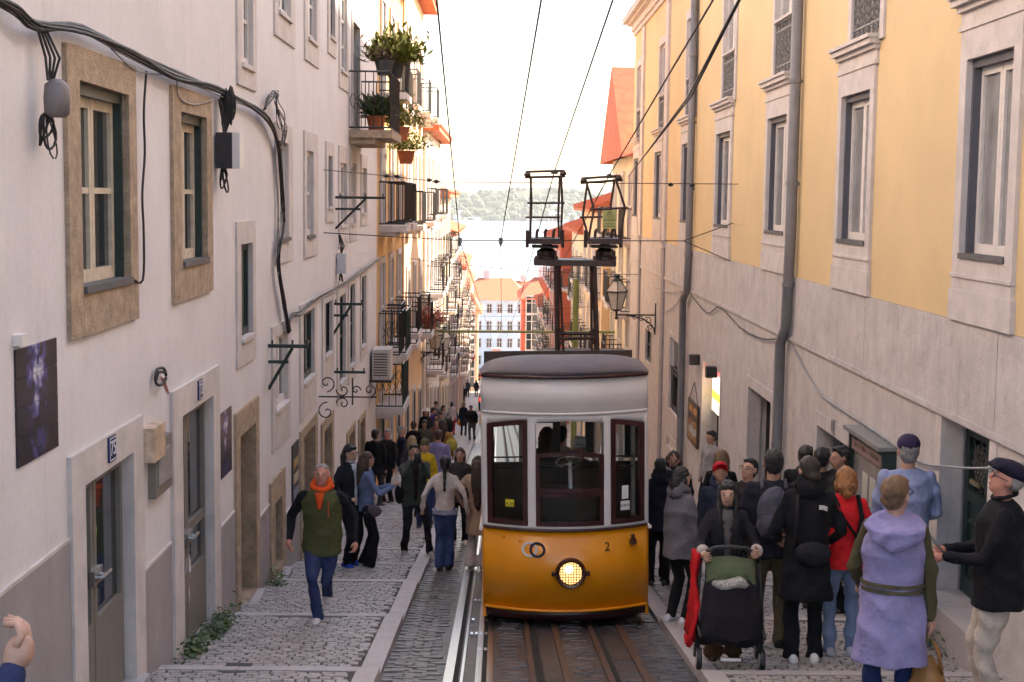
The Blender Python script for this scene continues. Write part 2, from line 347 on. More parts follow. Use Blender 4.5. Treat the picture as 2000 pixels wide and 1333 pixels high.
# ------------------------------------------------------------------ near buildings: helpers on a wall plane
TS_ = bpy.data.scenes.new('lettering_bench'); TV_ = TS_.view_layers[0]
def text_obj(txt, size, m, parent, loc, rot, name='lettering', depth=.0015, align='CENTER'):
    cu = bpy.data.curves.new('lettering', 'FONT'); cu.body = txt; cu.size = size; cu.align_x = align; cu.align_y = 'CENTER'; cu.extrude = depth
    t = bpy.data.objects.new('tmp', cu); TS_.collection.objects.link(t)
    TV_.update(); TD_ = TV_.depsgraph; me = bpy.data.meshes.new_from_object(t.evaluated_get(TD_)); bpy.data.objects.remove(t); bpy.data.curves.remove(cu)
    me.materials.clear(); me.materials.append(m)
    o = bpy.data.objects.new(name, me); COL.objects.link(o); o.parent = parent; o.location = Vector(loc)-WL[parent]; o.rotation_euler = rot; WL[o] = Vector(WL[parent]); return o
class Wall:
    def __init__(s, n, X): s.n = n; s.X = X
    def p(s, u, v, d): return (s.X+s.n*d, u, v)
    def box(s, b, u0, u1, v0, v1, d0, d1): b.box(s.p(u0, v0, d0), s.p(u1, v1, d1)); return b
    def uv(s, px, py): q = on_x(px, py, s.X); return q.y, q.z
    def rect(s, ax, ay, bx, by):
        a = s.uv(ax, ay); b = s.uv(bx, by); return (min(a[0], b[0]), max(a[0], b[0]), min(a[1], b[1]), max(a[1], b[1]))
    def rot(s): return (R(90), 0, R(90)*s.n)
    def mesh(s, u0, u1, v0, v1, ops, dep=.24, b=None, grow=.04):
        ops = [(o[0]-grow, o[1]+grow, o[2]-grow, o[3]+grow) for o in ops]
        b = b or MB(); U = sorted({u0, u1, *[min(max(x, u0), u1) for o in ops for x in o[:2]]}); V = sorted({v0, v1, *[min(max(x, v0), v1) for o in ops for x in o[2:4]]})
        for a, c in zip(U, U[1:]):
            for e, f in zip(V, V[1:]):
                if c-a < 1e-6 or f-e < 1e-6: continue
                um, vm = (a+c)/2, (e+f)/2
                if any(o[0] < um < o[1] and o[2] < vm < o[3] for o in ops): continue
                b.raw([s.p(a, e, 0), s.p(c, e, 0), s.p(c, f, 0), s.p(a, f, 0)], [(0, 1, 2, 3)])
        for o in ops:
            a, c, e, f = o[:4]
            q = [(a, e), (c, e), (c, f), (a, f)]
            for i in range(4):
                (ua, va), (ub, vb) = q[i], q[(i+1) % 4]
                b.raw([s.p(ua, va, 0), s.p(ub, vb, 0), s.p(ub, vb, -dep), s.p(ua, va, -dep)], [(0, 1, 2, 3)])
        return b
    def surround(s, parent, out, op, m, d=.03, name='window', jag=0.):
        b = MB(); u0, u1, v0, v1 = out; a, c, e, f = op; w = .0
        def piece(x0, x1, y0, y1):
            if x1-x0 < .01 or y1-y0 < .01: return
            s.box(b, x0, x1, y0, y1, -.2, d)
        piece(u0, a, v0, v1); piece(c, u1, v0, v1); piece(a, c, f, v1); piece(a, c, v0, e)
        if jag:
            for i, v in enumerate(b.v): b.v[i] = (v[0], v[1]+random.uniform(-jag, jag), v[2]+random.uniform(-jag, jag))
        return b.build(name, m, parent)
    def casement(s, win, op, leafm, glassm, rows=2, d=-.14, lining=None, sill=None, leaves=2, st=.055):
        a, c, e, f = op
        if lining:
            t = .045; b = MB()
            for q in ((a, a+t, e, f), (c-t, c, e, f), (a+t, c-t, f-t*1.6, f)): s.box(b, *q, d-.06, -.02)
            b.build('frame_lining', lining, win); a += t; c -= t; f -= t*1.6
        if sill:
            b = MB(); s.box(b, a-.03, c+.03, e-.0, e+.045, -.2, .05); b.build('sill', sill, win); e += .045
        mid = (a+c)/2; L = [(a, mid-.004), (mid+.004, c)] if leaves == 2 else [(a, c)]
        for (x0, x1) in L:
            b = MB()
            for q in ((x0, x0+st, e, f), (x1-st, x1, e, f), (x0+st, x1-st, e, e+st*1.5), (x0+st, x1-st, f-st*1.2, f)): s.box(b, *q, d-.03, d+.015)
            hh = f-e; ys = [e+st*1.5]+[e+hh*k/rows for k in range(1, rows)]+[f-st*1.2]
            for k in range(1, rows): s.box(b, x0+st, x1-st, ys[k]-.02, ys[k]+.02, d-.03, d+.01)
            b.build('casement', leafm, win)
            for k in range(rows):
                g = MB(); s.box(g, x0+st-.005, x1-st+.005, ys[k]-.005, ys[k+1]+.005, d-.02, d-.012); g.build('pane', glassm, win)
LW = Wall(1, XL); RW = Wall(-1, XR)
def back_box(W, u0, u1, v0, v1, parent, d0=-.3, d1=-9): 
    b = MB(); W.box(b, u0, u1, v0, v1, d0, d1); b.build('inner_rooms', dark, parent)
# ================================================================== left white building
YL0, YL1 = 2.0, 30.6
lb = empty('white_house', (XL-4, 16, gz(16)), 'long white plastered house front with stone framed windows and bundled cables', 'house')
wins = [  # outer (near top, far bottom), opening (near top, far bottom), leaf, rows
 ((120,82),(264,622),(147,158),(249,553),creamw,2,lime),((330,165),(411,568),(347,218),(400,512),creamw,2,lime),
 ((535,238),(570,508),(541,276),(561,470),whitew,2,limel),((592,255),(619,497),(597,294),(610,465),whitew,2,limel),
 ((635,276),(650,433),(639,304),(647,409),greend,1,limel),((660,284),(678,480),(663,318),(675,444),whitew,2,limel),
 ((682,289),(695,469),(684,318),(693,440),whitew,2,limel),((704,302),(716,439),(706,328),(714,420),whitew,2,limel),
 ((459,-90),(498,180),(468,-60),(491,142),whitew,2,limel),((533,-120),(574,96),(541,-100),(565,47),whitew,2,limel),
 ((593,-90),(621,135),(599,-70),(616,92),whitew,2,limel),((639,-60),(655,116),(643,-40),(652,84),greend,2,limel),
 ((661,-40),(679,182),(664,-20),(676,150),whitew,3,limel),
 ((459,434),(497,698),(467,478),(491,658),greend,1,limel),((529,640),(565,848),(536,660),(560,787),whitew,2,limel),
 ((584,597),(616,790),(590,614),(612,735),greend,2,limel),((628,585),(650,735),(633,594),(647,690),dark,1,limel),
 ((657,568),(676,770),(661,580),(673,742),greend,2,limel),((679,548),(694,735),(682,558),(691,712),greend,2,limel),((703,534),(716,690),(705,542),(713,675),greend,2,limel)]
doors = [((130,892),(272,812),(158,948),(253,884)), ((331,767),(423,712),(350,813),(411,773)), ((456,803),(501,780),(464,853),(495,826)),
 ((584,838),(617,812),(590,832+18),(612,834)), ((626,822),(649,808),(630,838),(645,830)), ((676,838),(692,828),(679,848),(690,842)), ((699,815),(712,806),(701,824),(710,818))]
ops = []; WR = []
for o in wins:
    out = LW.rect(*o[0], *o[1]); op = LW.rect(*o[2], *o[3]); WR.append((out, op, o)); ops.append(op)
# French door of the flower balcony
fd = LW.rect(687, 40, 700, 262); ops.append(fd)
DR = []
for k, o in enumerate(doors):
    a = LW.uv(*o[0]); b_ = LW.uv(*o[1]); c = LW.uv(*o[2]); e = LW.uv(*o[3])
    vt = (c[1]+e[1])/2; out = (a[0], b_[0], min(gz(a[0]), gz(b_[0]))-.1, (a[1]+b_[1])/2); op = (c[0], e[0], pz(e[0])+.09, vt); DR.append((out, op)); ops.append(op)
lowop = LW.rect(533, 985, 548, 1095); ops.append(lowop)
b = LW.mesh(YL0, YL1, -9, 8.5, ops, .3)
b.raw([LW.p(YL1, -9, 0), LW.p(YL1, -9, -9), LW.p(YL1, 8.5, -9), LW.p(YL1, 8.5, 0)], [(0, 1, 2, 3)])
b.raw([LW.p(YL0, 8.5, 0), LW.p(YL1, 8.5, 0), LW.p(YL1, 8.5, -9), LW.p(YL0, 8.5, -9)], [(0, 1, 2, 3)])
b.build('wall', plaster, lb); back_box(LW, YL0, YL1-.1, -8.9, 8.4, lb)
for i, (out, op, o) in enumerate(WR):
    wn_ = LW.surround(lb, out, op, o[6], .022 if o[6] is limel else .03, jag=.006 if o[6] is lime else 0)
    LW.casement(wn_, op, o[4], dark if o[4] is dark else pane, o[5], lining=greend if o[6] is lime else None, sill=slate if i < 4 else limel, d=-.09 if o[6] is lime else -.045)
wn_ = LW.surround(lb, (fd[0]-.12, fd[1]+.12, fd[2]-.1, fd[3]+.15), fd, limel); LW.casement(wn_, fd, doorgrey, pane, 3)
wn_ = LW.surround(lb, (lowop[0]-.3, lowop[1]+.25, lowop[2]-.1, lowop[3]+.3), lowop, lime, jag=.01); 
b = MB(); LW.box(b, lowop[0], lowop[1], lowop[2], lowop[3], -.2, -.15); b.build('hatch_panel', dark, wn_)
b = MB(); LW.box(b, lowop[0]-.3, lowop[1]+.1, lowop[2]-.2, lowop[2]-.1, -.1, .14); b.build('hatch_step', kerb_m, wn_)
brown = M('dark_brown_stone', (.16, .125, .10), .8, .3, 6, .3, streak=.3)
blue_pl = M('blue_enamel', (.02, .025, .12), .25, .1, 9, 0); white_l = M('white_enamel', (.75, .73, .72), .4, 0, 1, 0)
for k, (out, op) in enumerate(DR):
    d = LW.surround(lb, out, op, limel if k < 2 else lime, .03, 'door')
    a, c, e, f = op; lm = doorgrey if k < 2 else (brown if k in (2, 3) else greend)
    if k < 2:
        sp = a+(c-a)*.36
        for (x0, x1) in ((a+.03, sp-.01), (sp+.01, c-.03)):
            q = MB()
            for r in ((x0, x0+.06, e, f), (x1-.06, x1, e, f), (x0+.06, x1-.06, f-.08, f), (x0+.06, x1-.06, e, e+.62), (x0+.06, x1-.06, e+.98, e+1.06) if k else (x0+.06, x1-.06, e+.62, e+.66)): LW.box(q, *r, -.11, -.05)
            q.build('door_leaf', lm, d)
            g = MB(); LW.box(g, x0+.055, x1-.055, e+.6, f-.07, -.09, -.082); g.build('pane', pane, d)
            h = MB(); hx = x1-.05 if x0 < sp-.1 else x0+.03; LW.box(h, hx-.05, hx+.05, e+.92, e+1.02, -.05, -.015); h.tube([LW.p(hx, e+.97, -.03), LW.p(hx, e+.97, .02), LW.p(hx+.11, e+.97, .02)], .012); h.build('door_handle', M('brushed_steel', (.5, .5, .5), .35, .1, 9, 0, metal=1), d)
        b = MB(); LW.box(b, a-.1, c+.1, e-.4, e+.005, -.19, .1); b.build('door_step', kerb_m, d)
        pu = LW.uv(208, 876) if k == 0 else LW.uv(383, 761)
        b = MB(); LW.box(b, pu[0]-.085, pu[0]+.085, pu[1]-.085, pu[1]+.085, .03, .045); pl = b.build('number_plate', blue_pl, d)
        b = MB()
        for r in ((-.08, .08, .07, .076), (-.08, .08, -.076, -.07), (-.08, -.074, -.07, .07), (.074, .08, -.07, .07)): LW.box(b, pu[0]+r[0], pu[0]+r[1], pu[1]+r[2], pu[1]+r[3], .045, .047)
        b.build('number_plate_rim', white_l, d)
        text_obj('75' if k == 0 else '73', .14, white_l, d, LW.p(pu[0], pu[1], .047), LW.rot(), 'door_number')
    else:
        b = MB(); LW.box(b, a, c, e-.3, f, -.27, -.2); b.build('door_leaf', lm, d)
        b = MB(); LW.box(b, a-.05, c+.05, e-.3, e-.02, -.25, .12); b.build('door_step', kerb_m, d)
        if k == 2:
            b = MB(); LW.box(b, a+.04, a+.42, f-.75, f-.06, -.2, -.17); pl = b.build('intercom_panel', M('dull_aluminium', (.35, .33, .31), .4, .1, 9, 0, metal=.6), d)
            b = MB()
            for i in range(3): b.lathe(LW.p(a+.23, f-.22-.1*i, -.16), [(.018, 0), (.018, .01)], 8, 'x')
            b.build('bell_buttons', blackiron, d)
# green disc sticker on the first glass door, no-entry stickers on the second
a, c, e, f = DR[0][1]; p = LW.uv(203, 1058)
b = MB(); b.lathe(LW.p(p[0], p[1]+.06, -.072), [(.075, 0), (.075, .004)], 18, 'x'); st_ = b.build('round_sticker', M('lime_sticker', (.35, .5, .03), .5, 0, 1, 0), bpy.data.objects['door'])
dd = bpy.data.objects['door.001']
for (px, py, r) in ((376, 886, .045), (369, 955, .05)):
    p = LW.uv(px, py); b = MB(); b.lathe(LW.p(p[0], p[1], -.072), [(r, 0), (r, .004)], 16, 'x'); b.build('red_sticker', M('red_sticker', (.45, .03, .04), .5, 0, 1, 0), dd)
# grey painted dado sections (stepped, level)
secs = [(YL0, LW.uv(132, 900)[0], -2.12), (LW.uv(272, 900)[0], LW.uv(331, 900)[0], -2.8), (LW.uv(423, 900)[0], LW.uv(456, 900)[0], -3.15), (LW.uv(501, 900)[0], lowop[0]-.3, -3.55), (lowop[1]+.25, LW.uv(584, 900)[0], -3.95), (LW.uv(617,900)[0], LW.uv(626,900)[0], -4.6)]
for u0, u1, v in secs:
    b = MB(); LW.box(b, u0+.002, u1-.002, -8, v, -.05, .012); b.build('painted_dado', dado, lb)
    b = MB(); LW.box(b, u0+.002, u1-.002, v, v+.022, -.05, .016); b.build('dado_line', limel, lb)
# tile panels with blue portrait painting (generic figure), poster
def tile_panel(corner, label):
    u0, u1, v0, v1 = corner; t = empty('tile_panel', LW.p((u0+u1)/2, v0, 0), label, 'tile picture')
    nv = 4; hh = (v1-v0)/nv; ww = (u1-u0)/2
    tm_ = bpy.data.materials.get('azulejo_glaze')
    if not tm_:
        tm_ = bpy.data.materials.new('azulejo_glaze'); tm_.use_nodes = True; T = tm_.node_tree; bs = T.nodes['Principled BSDF']; bs.inputs['Roughness'].default_value = .25
        g = T.nodes.new('ShaderNodeTexCoord'); n1 = T.nodes.new('ShaderNodeTexNoise'); n1.inputs['Scale'].default_value = 7; n1.inputs['Detail'].default_value = 8
        T.links.new(g.outputs['Object'], n1.inputs['Vector'])
        mp = T.nodes.new('ShaderNodeMapping'); mp.inputs['Scale'].default_value = (1, 3.6, 1.35); mp.inputs['Location'].default_value = (0, 0, -.62); T.links.new(g.outputs['Object'], mp.inputs['Vector'])
        ln = T.nodes.new('ShaderNodeVectorMath'); ln.operation = 'LENGTH'; T.links.new(mp.outputs[0], ln.inputs[0])
        mr = T.nodes.new('ShaderNodeMapRange'); mr.inputs['From Min'].default_value = .75; mr.inputs['From Max'].default_value = .25; T.links.new(ln.outputs['Value'], mr.inputs['Value'])
        mu = T.nodes.new('ShaderNodeMath'); mu.operation = 'MULTIPLY'; T.links.new(mr.outputs[0], mu.inputs[0])
        m2 = T.nodes.new('ShaderNodeMapRange'); m2.inputs['From Min'].default_value = .42; m2.inputs['From Max'].default_value = .62; T.links.new(n1.outputs['Fac'], m2.inputs['Value']); T.links.new(m2.outputs[0], mu.inputs[1])
        cr = T.nodes.new('ShaderNodeValToRGB'); cr.color_ramp.elements[0].color = (.022, .017, .028, 1); cr.color_ramp.elements[1].color = (.62, .6, .66, 1)
        e_ = cr.color_ramp.elements.new(.4); e_.color = (.10, .09, .28, 1); T.links.new(mu.outputs[0], cr.inputs[0]); T.links.new(cr.outputs[0], bs.inputs['Base Color'])
    for i in range(nv):
        for j in range(2):
            b = MB(); LW.box(b, u0+ww*j+.002, u0+ww*(j+1)-.002, v0+hh*i+.002, v0+hh*(i+1)-.002, 0, .012); b.build('tile', tm_, t)
tile_panel(LW.rect(26, 684, 111, 872), 'dark blue and white tile picture of four rows beside the first glass door')
tile_panel(LW.rect(426, 811, 451, 917), 'small dark blue tile picture between the second glass door and the intercom doorway')
pr = LW.rect(569, 872, 581, 966); t = empty('wall_poster', LW.p((pr[0]+pr[1])/2, pr[2], 0), 'tall narrow dark poster board with gold pictures beside a brown doorway', 'poster')
b = MB(); LW.box(b, *pr, 0, .02); b.build('board', M('poster_black', (.03, .028, .035), .5, .2, 5, 0), t)
for k in range(3):
    b = MB(); v = pr[3]-.12-(pr[3]-pr[2])*(.1+.27*k); LW.box(b, pr[0]+.06, pr[1]-.06, v-.12, v, .02, .022); b.build('picture', M('poster_gold%d' % k, ((.45, .3, .1), (.5, .42, .3), (.25, .27, .4))[k], .5, .4, 9, 0), t)
# meter box, plastic box, hanging cloth, loose cable loop
r_ = LW.rect(288, 880, 322, 935); r_ = (r_[0], r_[1], LW.uv(305, 962)[1], LW.uv(305, 855)[1])
t = empty('meter_box', LW.p(r_[0], r_[2], 0), 'grey metal meter cabinet with hinges between the two glass doors', 'meter box')
b = MB(); LW.box(b, *r_, 0, .06); b.build('cabinet', doorgrey, t); b = MB(); LW.box(b, r_[0]+.06, r_[1]-.06, r_[2]+.08, r_[3]-.08, .06, .068); b.build('cover_pane', panel_, t)
for v in (r_[2]+.15, r_[3]-.15):
    b = MB(); LW.box(b, r_[1]-.01, r_[1]+.03, v-.03, v+.03, .02, .05); b.build('hinge', greyiron, t)
r2 = LW.rect(274, 838, 298, 888)
b = MB(); LW.box(b, *r2, 0, .1); b.build('plastic_junction_box', M('clear_plastic_orange', (.62, .45, .32), .3, .4, 12, 0), label='translucent plastic junction box with orange stain above the meter cabinet', cat='junction box')
p = LW.uv(380, 1100); b = MB(); nn = 9
for i in range(nn):
    for j in range(5):
        wd = (.02+.11*min(1, i/3.))*(1 if i < nn-1 else .8); b.v.append(LW.p(p[0]+(j-2)/2*wd+.015*math.sin(i*1.1), p[1]+.18-.075*i-.02*(j % 2), -.085+.03*math.sin(j*2.1+i*.6)))
b.f = [(i*5+j, i*5+j+1, (i+1)*5+j+1, (i+1)*5+j) for i in range(nn-1) for j in range(4)]; b.mi = [0]*len(b.f)
ho = b.build('hanging_cloth', M('white_cloth', (.7, .68, .74), .9, .08, 8, .2), smooth=True, label='white cloth hanging from the handle of the second glass door', cat='cloth')
md = ho.modifiers.new('s', 'SOLIDIFY'); md.thickness = .012
def wire(name, pts, r, m, label, cat='cable', n=5, group=None, wall=None, dd=.04, parent=None):
    q = [Vector(wall.p(*wall.uv(*p), dd)) if wall else Vector(p) for p in pts]
    out = []
    for i in range(len(q)-1):
        p0, p1, p2, p3 = q[max(i-1, 0)], q[i], q[i+1], q[min(i+2, len(q)-1)]
        for t_ in (0, .25, .5, .75): out.append(.5*((2*p1)+(p2-p0)*t_+(2*p0-5*p1+4*p2-p3)*t_*t_+(3*p1-p0-3*p2+p3)*t_**3))
    out.append(q[-1]); b = MB(); b.tube(out, r, n)
    return b.build(name, m, parent, smooth=True, label=label, cat=cat, group=group) if not parent else b.build(name, m, parent, smooth=True)
loop = [(293, 745), (297, 722), (310, 720), (314, 738), (305, 752), (294, 748), (300, 728), (312, 728)]
wire('cable_loop', loop, .012, cable_m, 'black cable looped at a broken patch of plaster above the meter cabinet', wall=LW)
b = MB(); bq = [LW.uv(*q) for q in ((312, 735), (322, 742), (330, 770), (326, 768), (318, 752))]
b.raw([LW.p(*q, .004) for q in bq], [tuple(range(5))]); b.build('broken_plaster', M('red_brick_patch', (.3, .09, .06), .9, .3, 20, .5), lb)
cb = empty('cable_bundle', LW.p(9, -.3, 0), 'thick sagging bundle of black and grey cables fixed along the white wall', 'cables')
main = [(-60, -10), (0, 17), (45, 50), (140, 57), (240, 108), (320, 145), (410, 178), (500, 221), (529, 274), (537, 337), (541, 431), (532, 510), (544, 592), (553, 648)]
low = [(553, 640), (561, 617), (580, 611), (610, 583), (659, 559), (700, 531), (734, 504)]
for k in range(13):
    j = lambda: random.uniform(-1, 1)
    src = [(x+j()*(4 if i < 8 else 2.5), y+j()*(9 if i < 7 else 4)) for i, (x, y) in enumerate(main)]
    wire('cable_strand', src, random.choice((.008, .011, .014)), cablew if k in (2, 7, 11) else cable_m, None, wall=LW, dd=.05+.03*abs(j()), parent=cb)
for k in range(7):
    src = [(x+random.uniform(-1, 1)*1.5, y+random.uniform(-4, 4)) for x, y in low]
    wire('cable_strand', src, .012, cablew if k % 2 else cable_m, None, wall=LW, dd=.06, parent=cb)
wire('cable_drop', [(275, 140), (270, 220), (272, 300), (267, 380), (270, 460), (268, 548), (245, 543)], .009, cable_m, 'thin black cable dropping from the bundle by the first stone window', wall=LW)
wire('cable_drop', [(205, 95), (260, 140), (330, 150), (340, 190), (370, 205), (408, 195)], .006, cablew, 'thin pale cable drooping below the bundle above the second window', wall=LW)
for k in range(8):
    j = lambda a: random.uniform(-a, a)
    wire('cable_strand', [(503+j(3), 214+j(3)), (514+j(4), 188+j(6)), (526+j(5), 182+j(5)), (524+j(6), 205+j(8)), (536+j(6), 235+j(12)), (543+j(4), 258+j(8)), (537+j(4), 285+j(10)), (529, 275)], .0055, cable_m, None, wall=LW, dd=.06+abs(j(.04)), parent=cb)
# junction boxes on the wall
def wallbox(name, px0, px1, d, m, label, round_=False):
    r = LW.rect(*px0, *px1); um = (r[0]+r[1])/2; r = (um-.09, um+.09, r[2], r[3]); t = empty(name, LW.p((r[0]+r[1])/2, r[2], 0), label, 'junction box')
    b = MB()
    if round_:
        uc = (r[0]+r[1])/2; rr = .075; b.lathe((XL+.13, uc, r[2]), [(rr*.5, 0), (rr*.95, .02), (rr, (r[3]-r[2])*.5), (rr*.9, r[3]-r[2]-.03), (rr*.4, r[3]-r[2])], 12)
        b.build('canister', m, t, smooth=True)
    else: LW.box(b, *r, 0.02, d); b.build('casing', m, t)
    for k in range(4):
        q = MB(); q.tube([LW.p(r[0]+.03+.03*k, r[3]-.01, d*.5), LW.p(r[0]+.06+.02*k, r[3]+.12, d*.4+.02*k), LW.p(r[0]+.05*k, r[3]+.3, .05)], .008, 6); q.build('lead', cable_m, t)
        rs = random.Random(k*7+int(px0[0])); wx, hx, ox = rs.uniform(.03, .07), rs.uniform(.06, .13), rs.uniform(-.03, .03); q = MB(); q.tube([LW.p(um+ox+wx*math.cos(g*.45)+.02*math.sin(g*.9+k), r[2]+.02-hx+hx*math.sin(g*.45), .05+.012*k+.02*math.sin(g*.45+k)) for g in range(15)], rs.choice((.005, .008)), 6); q.build('slack_loop', cable_m, t)
    return t
wallbox('junction_canister', (47, 150), (84, 232), .2, M('grey_canister', (.2, .17, .17), .5, .2, 6, .1, streak=.3), 'weathered grey ribbed cable canister hanging under the cable bundle', True)
t = wallbox('junction_box', (414, 258), (428, 330), .17, blackiron, 'black cable box with white front beside the second stone framed window')
r = LW.rect(414, 258, 428, 330); um = (r[0]+r[1])/2; b = MB(); LW.box(b, um-.1, um+.12, r[2], r[3], .171, .24); b.build('cover', M('white_plastic', (.7, .67, .66), .4, .05, 5, 0), t)
wallbox('junction_box', (651, 497), (663, 532), .16, M('pale_grey_box', (.55, .52, .52), .6, .1, 5, 0), 'small pale grey box on the white wall above the lower cables')
b = MB(); u = LW.uv(424, 215); 
for k in range(9): b.tube([LW.p(u[0]+(.05+.008*(k%3))*math.cos(g*.42), u[1]+(.14+.012*(k%4))*math.sin(g*.42)+.006*k, .05+.012*k+.01*math.sin(g*.84+k)) for g in range(16)], .009, 6)
b.build('cable_coil', cable_m, cb)
b = MB(); LW.box(b, *LW.rect(24, 655, 40, 672), 0, .05); b.build('wall_hook_plate', whitew, label='small white fixing on the wall above the large tile picture', cat='fixing')
# iron arms sticking out from the wall
def arm(px, py, ln, label, diag=True, m=greend):
    u, v = LW.uv(px, py); t = empty('line_bracket', LW.p(u, v, 0), label, 'bracket', 'iron clothes line arms on the white wall')
    b = MB(); b.box(LW.p(u-.02, v-.02, 0), LW.p(u+.02, v+.02, ln)); b.build('arm', m, t)
    if diag:
        b = MB(); b.box(LW.p(u-.015, v-.2, 0), LW.p(u+.015, v-.165, ln*.5)); b.tube([LW.p(u, v-.5, 0), LW.p(u, v-.02, ln*.6)], .02, 5); b.build('brace', m, t)
    b = MB()
    for q in (.1, .6, .95): b.tube([LW.p(u, v, ln*q), LW.p(u, v+.07, ln*q)], .012, 5)
    b.build('line_peg', m, t)
arm(524, 676, .46, 'dark green iron arm with brace beside a ground floor window of the white house')
arm(650, 594, .48, 'dark green iron arm with brace under the lower cable run'); arm(653, 727, .5, 'plain dark iron arm low on the white house beyond the scroll bracket', False)
arm(655, 386, .8, 'long black iron arm with thin stays high on the white house', True, blackiron)
u, v = LW.uv(622, 775); t = empty('scroll_bracket', LW.p(u, v, 0), 'black wrought iron scroll bracket with curls jutting from the white house', 'bracket'); b = MB()
def spiral(c, r, a0, turns, sgn, y): return [(c[0]+sgn*(r*(1-k/26))*math.cos(a0+k/24*turns*6.28), y, c[1]+(r*(1-k/26))*math.sin(a0+k/24*turns*6.28)) for k in range(25)]
x0 = XL
b.tube([(x0, u, v), (x0+.85, u, v)], .012, 5); b.tube([(x0+.5, u, v-.12), (x0+.5, u, v+.28)], .012, 5)
for (cx, cz, r, a, tn, sg) in ((.12, .2, .13, -1.5, 1.2, 1), (.12, -.22, .14, 1.5, 1.2, 1), (.36, .1, .1, 3.1, 1.2, 1), (.36, -.1, .1, 3.1, -1.2, 1), (.75, .1, .1, -1.5, 1.3, 1), (.55, .1, .07, 0, 1.2, 1)): b.tube(spiral((x0+cx, v+cz), r, a, tn, sg, u), .01, 5)
b.build('scrollwork', blackiron, t)
# AC box on small balcony, weeds
def leaves(b, c, n, spread, size, seed, up=.5, flat=1., thin=.28):
    rr = random.Random(seed)
    for i in range(n):
        p = Vector((c[0]+rr.gauss(0, spread[0]), c[1]+rr.gauss(0, spread[1]), c[2]+abs(rr.gauss(0, spread[2])))); a = rr.uniform(0, 6.28); l = size*rr.uniform(.6, 1.4)
        d = Vector((math.cos(a), math.sin(a), rr.uniform(-.2, up*2))).normalized()*l; s_ = d.cross(Vector((rr.uniform(-.4,.4), rr.uniform(-.4,.4), 1))).normalized()*l*thin
        b.raw([p, p+d*.5+s_, p+d, p+d*.5-s_], [(0, 1, 2, 3)])
for (px, py, s_, n) in ((440, 1238, .3, 500), (400, 1280, .18, 260), (543, 1143, .14, 160)):
    p = on_walk(px, py); b = MB(); leaves(b, (XL+.1, p.y, pz(p.y)), n, (.05, s_, .07), .055, px); b.build('weeds', leaf, label='low green weeds growing at the foot of the white house', cat='weeds', group='weeds along the white house')
# ================================================================== right yellow building
YR0, YR1 = 3.0, 43.0
rb = empty('yellow_house', (XR+4, 24, gz(24)), 'long yellow house front with pale stone window frames above a stained stone base', 'house')
def rx(px, py=400): return RW.uv(px, py)[0]
ot, ob_ = RW.uv(1644, 192)[1], RW.uv(1640, 474)[1]          # level of the row of windows
st_, sb = RW.uv(1631, 158)[1], -1.0
W1 = [(rx(1884), rx(1884)-1.12), (rx(1642), rx(1697)), (rx(1499), rx(1536)), (rx(1399), rx(1426)), (rx(1332), rx(1349)), (rx(1279), rx(1292)), (rx(1238), rx(1247))]
ub, ut = RW.uv(1658, 100)[1], RW.uv(1658, 100)[1]+2.1
W2 = [(rx(1893), rx(1893)-1.1), (rx(1655), rx(1710)), (rx(1506), rx(1544)), (rx(1407), rx(1430)), (rx(1336), rx(1354)), (rx(1284), rx(1296)), (rx(1241), rx(1250))]
ops = []
for a, c in W1: ops.append((min(a, c), max(a, c), ob_, ot))
for a, c in W2: ops.append((min(a, c), max(a, c), ub, ut))
ZC = 5.3
b = RW.mesh(YR0, YR1, sb, ZC, ops, .3)
b.raw([RW.p(YR1, -12, 0), RW.p(YR1, -12, -9), RW.p(YR1, ZC, -9), RW.p(YR1, ZC, 0)], [(0, 1, 2, 3)])
b.build('wall', yellow, rb); back_box(RW, YR0, YR1-.1, -11, ZC-.1, rb)
def mould(b, u0, u1, v, prof):            # moulding: list of (height, depth) steps upwards from v
    for h0, h1, d in prof: RW.box(b, u0-d*.5, u1+d*.5, v+h0, v+h1, -.05, d)
for k, (a, c) in enumerate(W1):
    a, c = min(a, c), max(a, c); jw = .17
    o = RW.surround(rb, (a-jw, c+jw, sb+.002, st_+.02), (a, c, ob_, ot), limel, .035)
    RW.casement(o, (a, c, ob_, ot), whitew, panel_ if k not in (4,) else pane, 1, d=-.1, lining=M('blue_grey_lining', (.09, .09, .11), .6, .1, 6, 0), sill=slate)
    b = MB(); mould(b, a-jw-.02, c+jw+.02, st_+.02, [(0, .05, .05), (.05, .16, .03), (.16, .21, .07), (.21, .27, .12), (.27, .31, .15)]); b.build('cornice', limel, o)
    b = MB(); RW.box(b, a-jw-.01, c+jw+.01, ob_-.16, ob_-.13, .0, .05); RW.box(b, a-jw-.03, c+jw+.03, sb+.003, sb+.27, .0, .045); b.build('apron', limel, o)
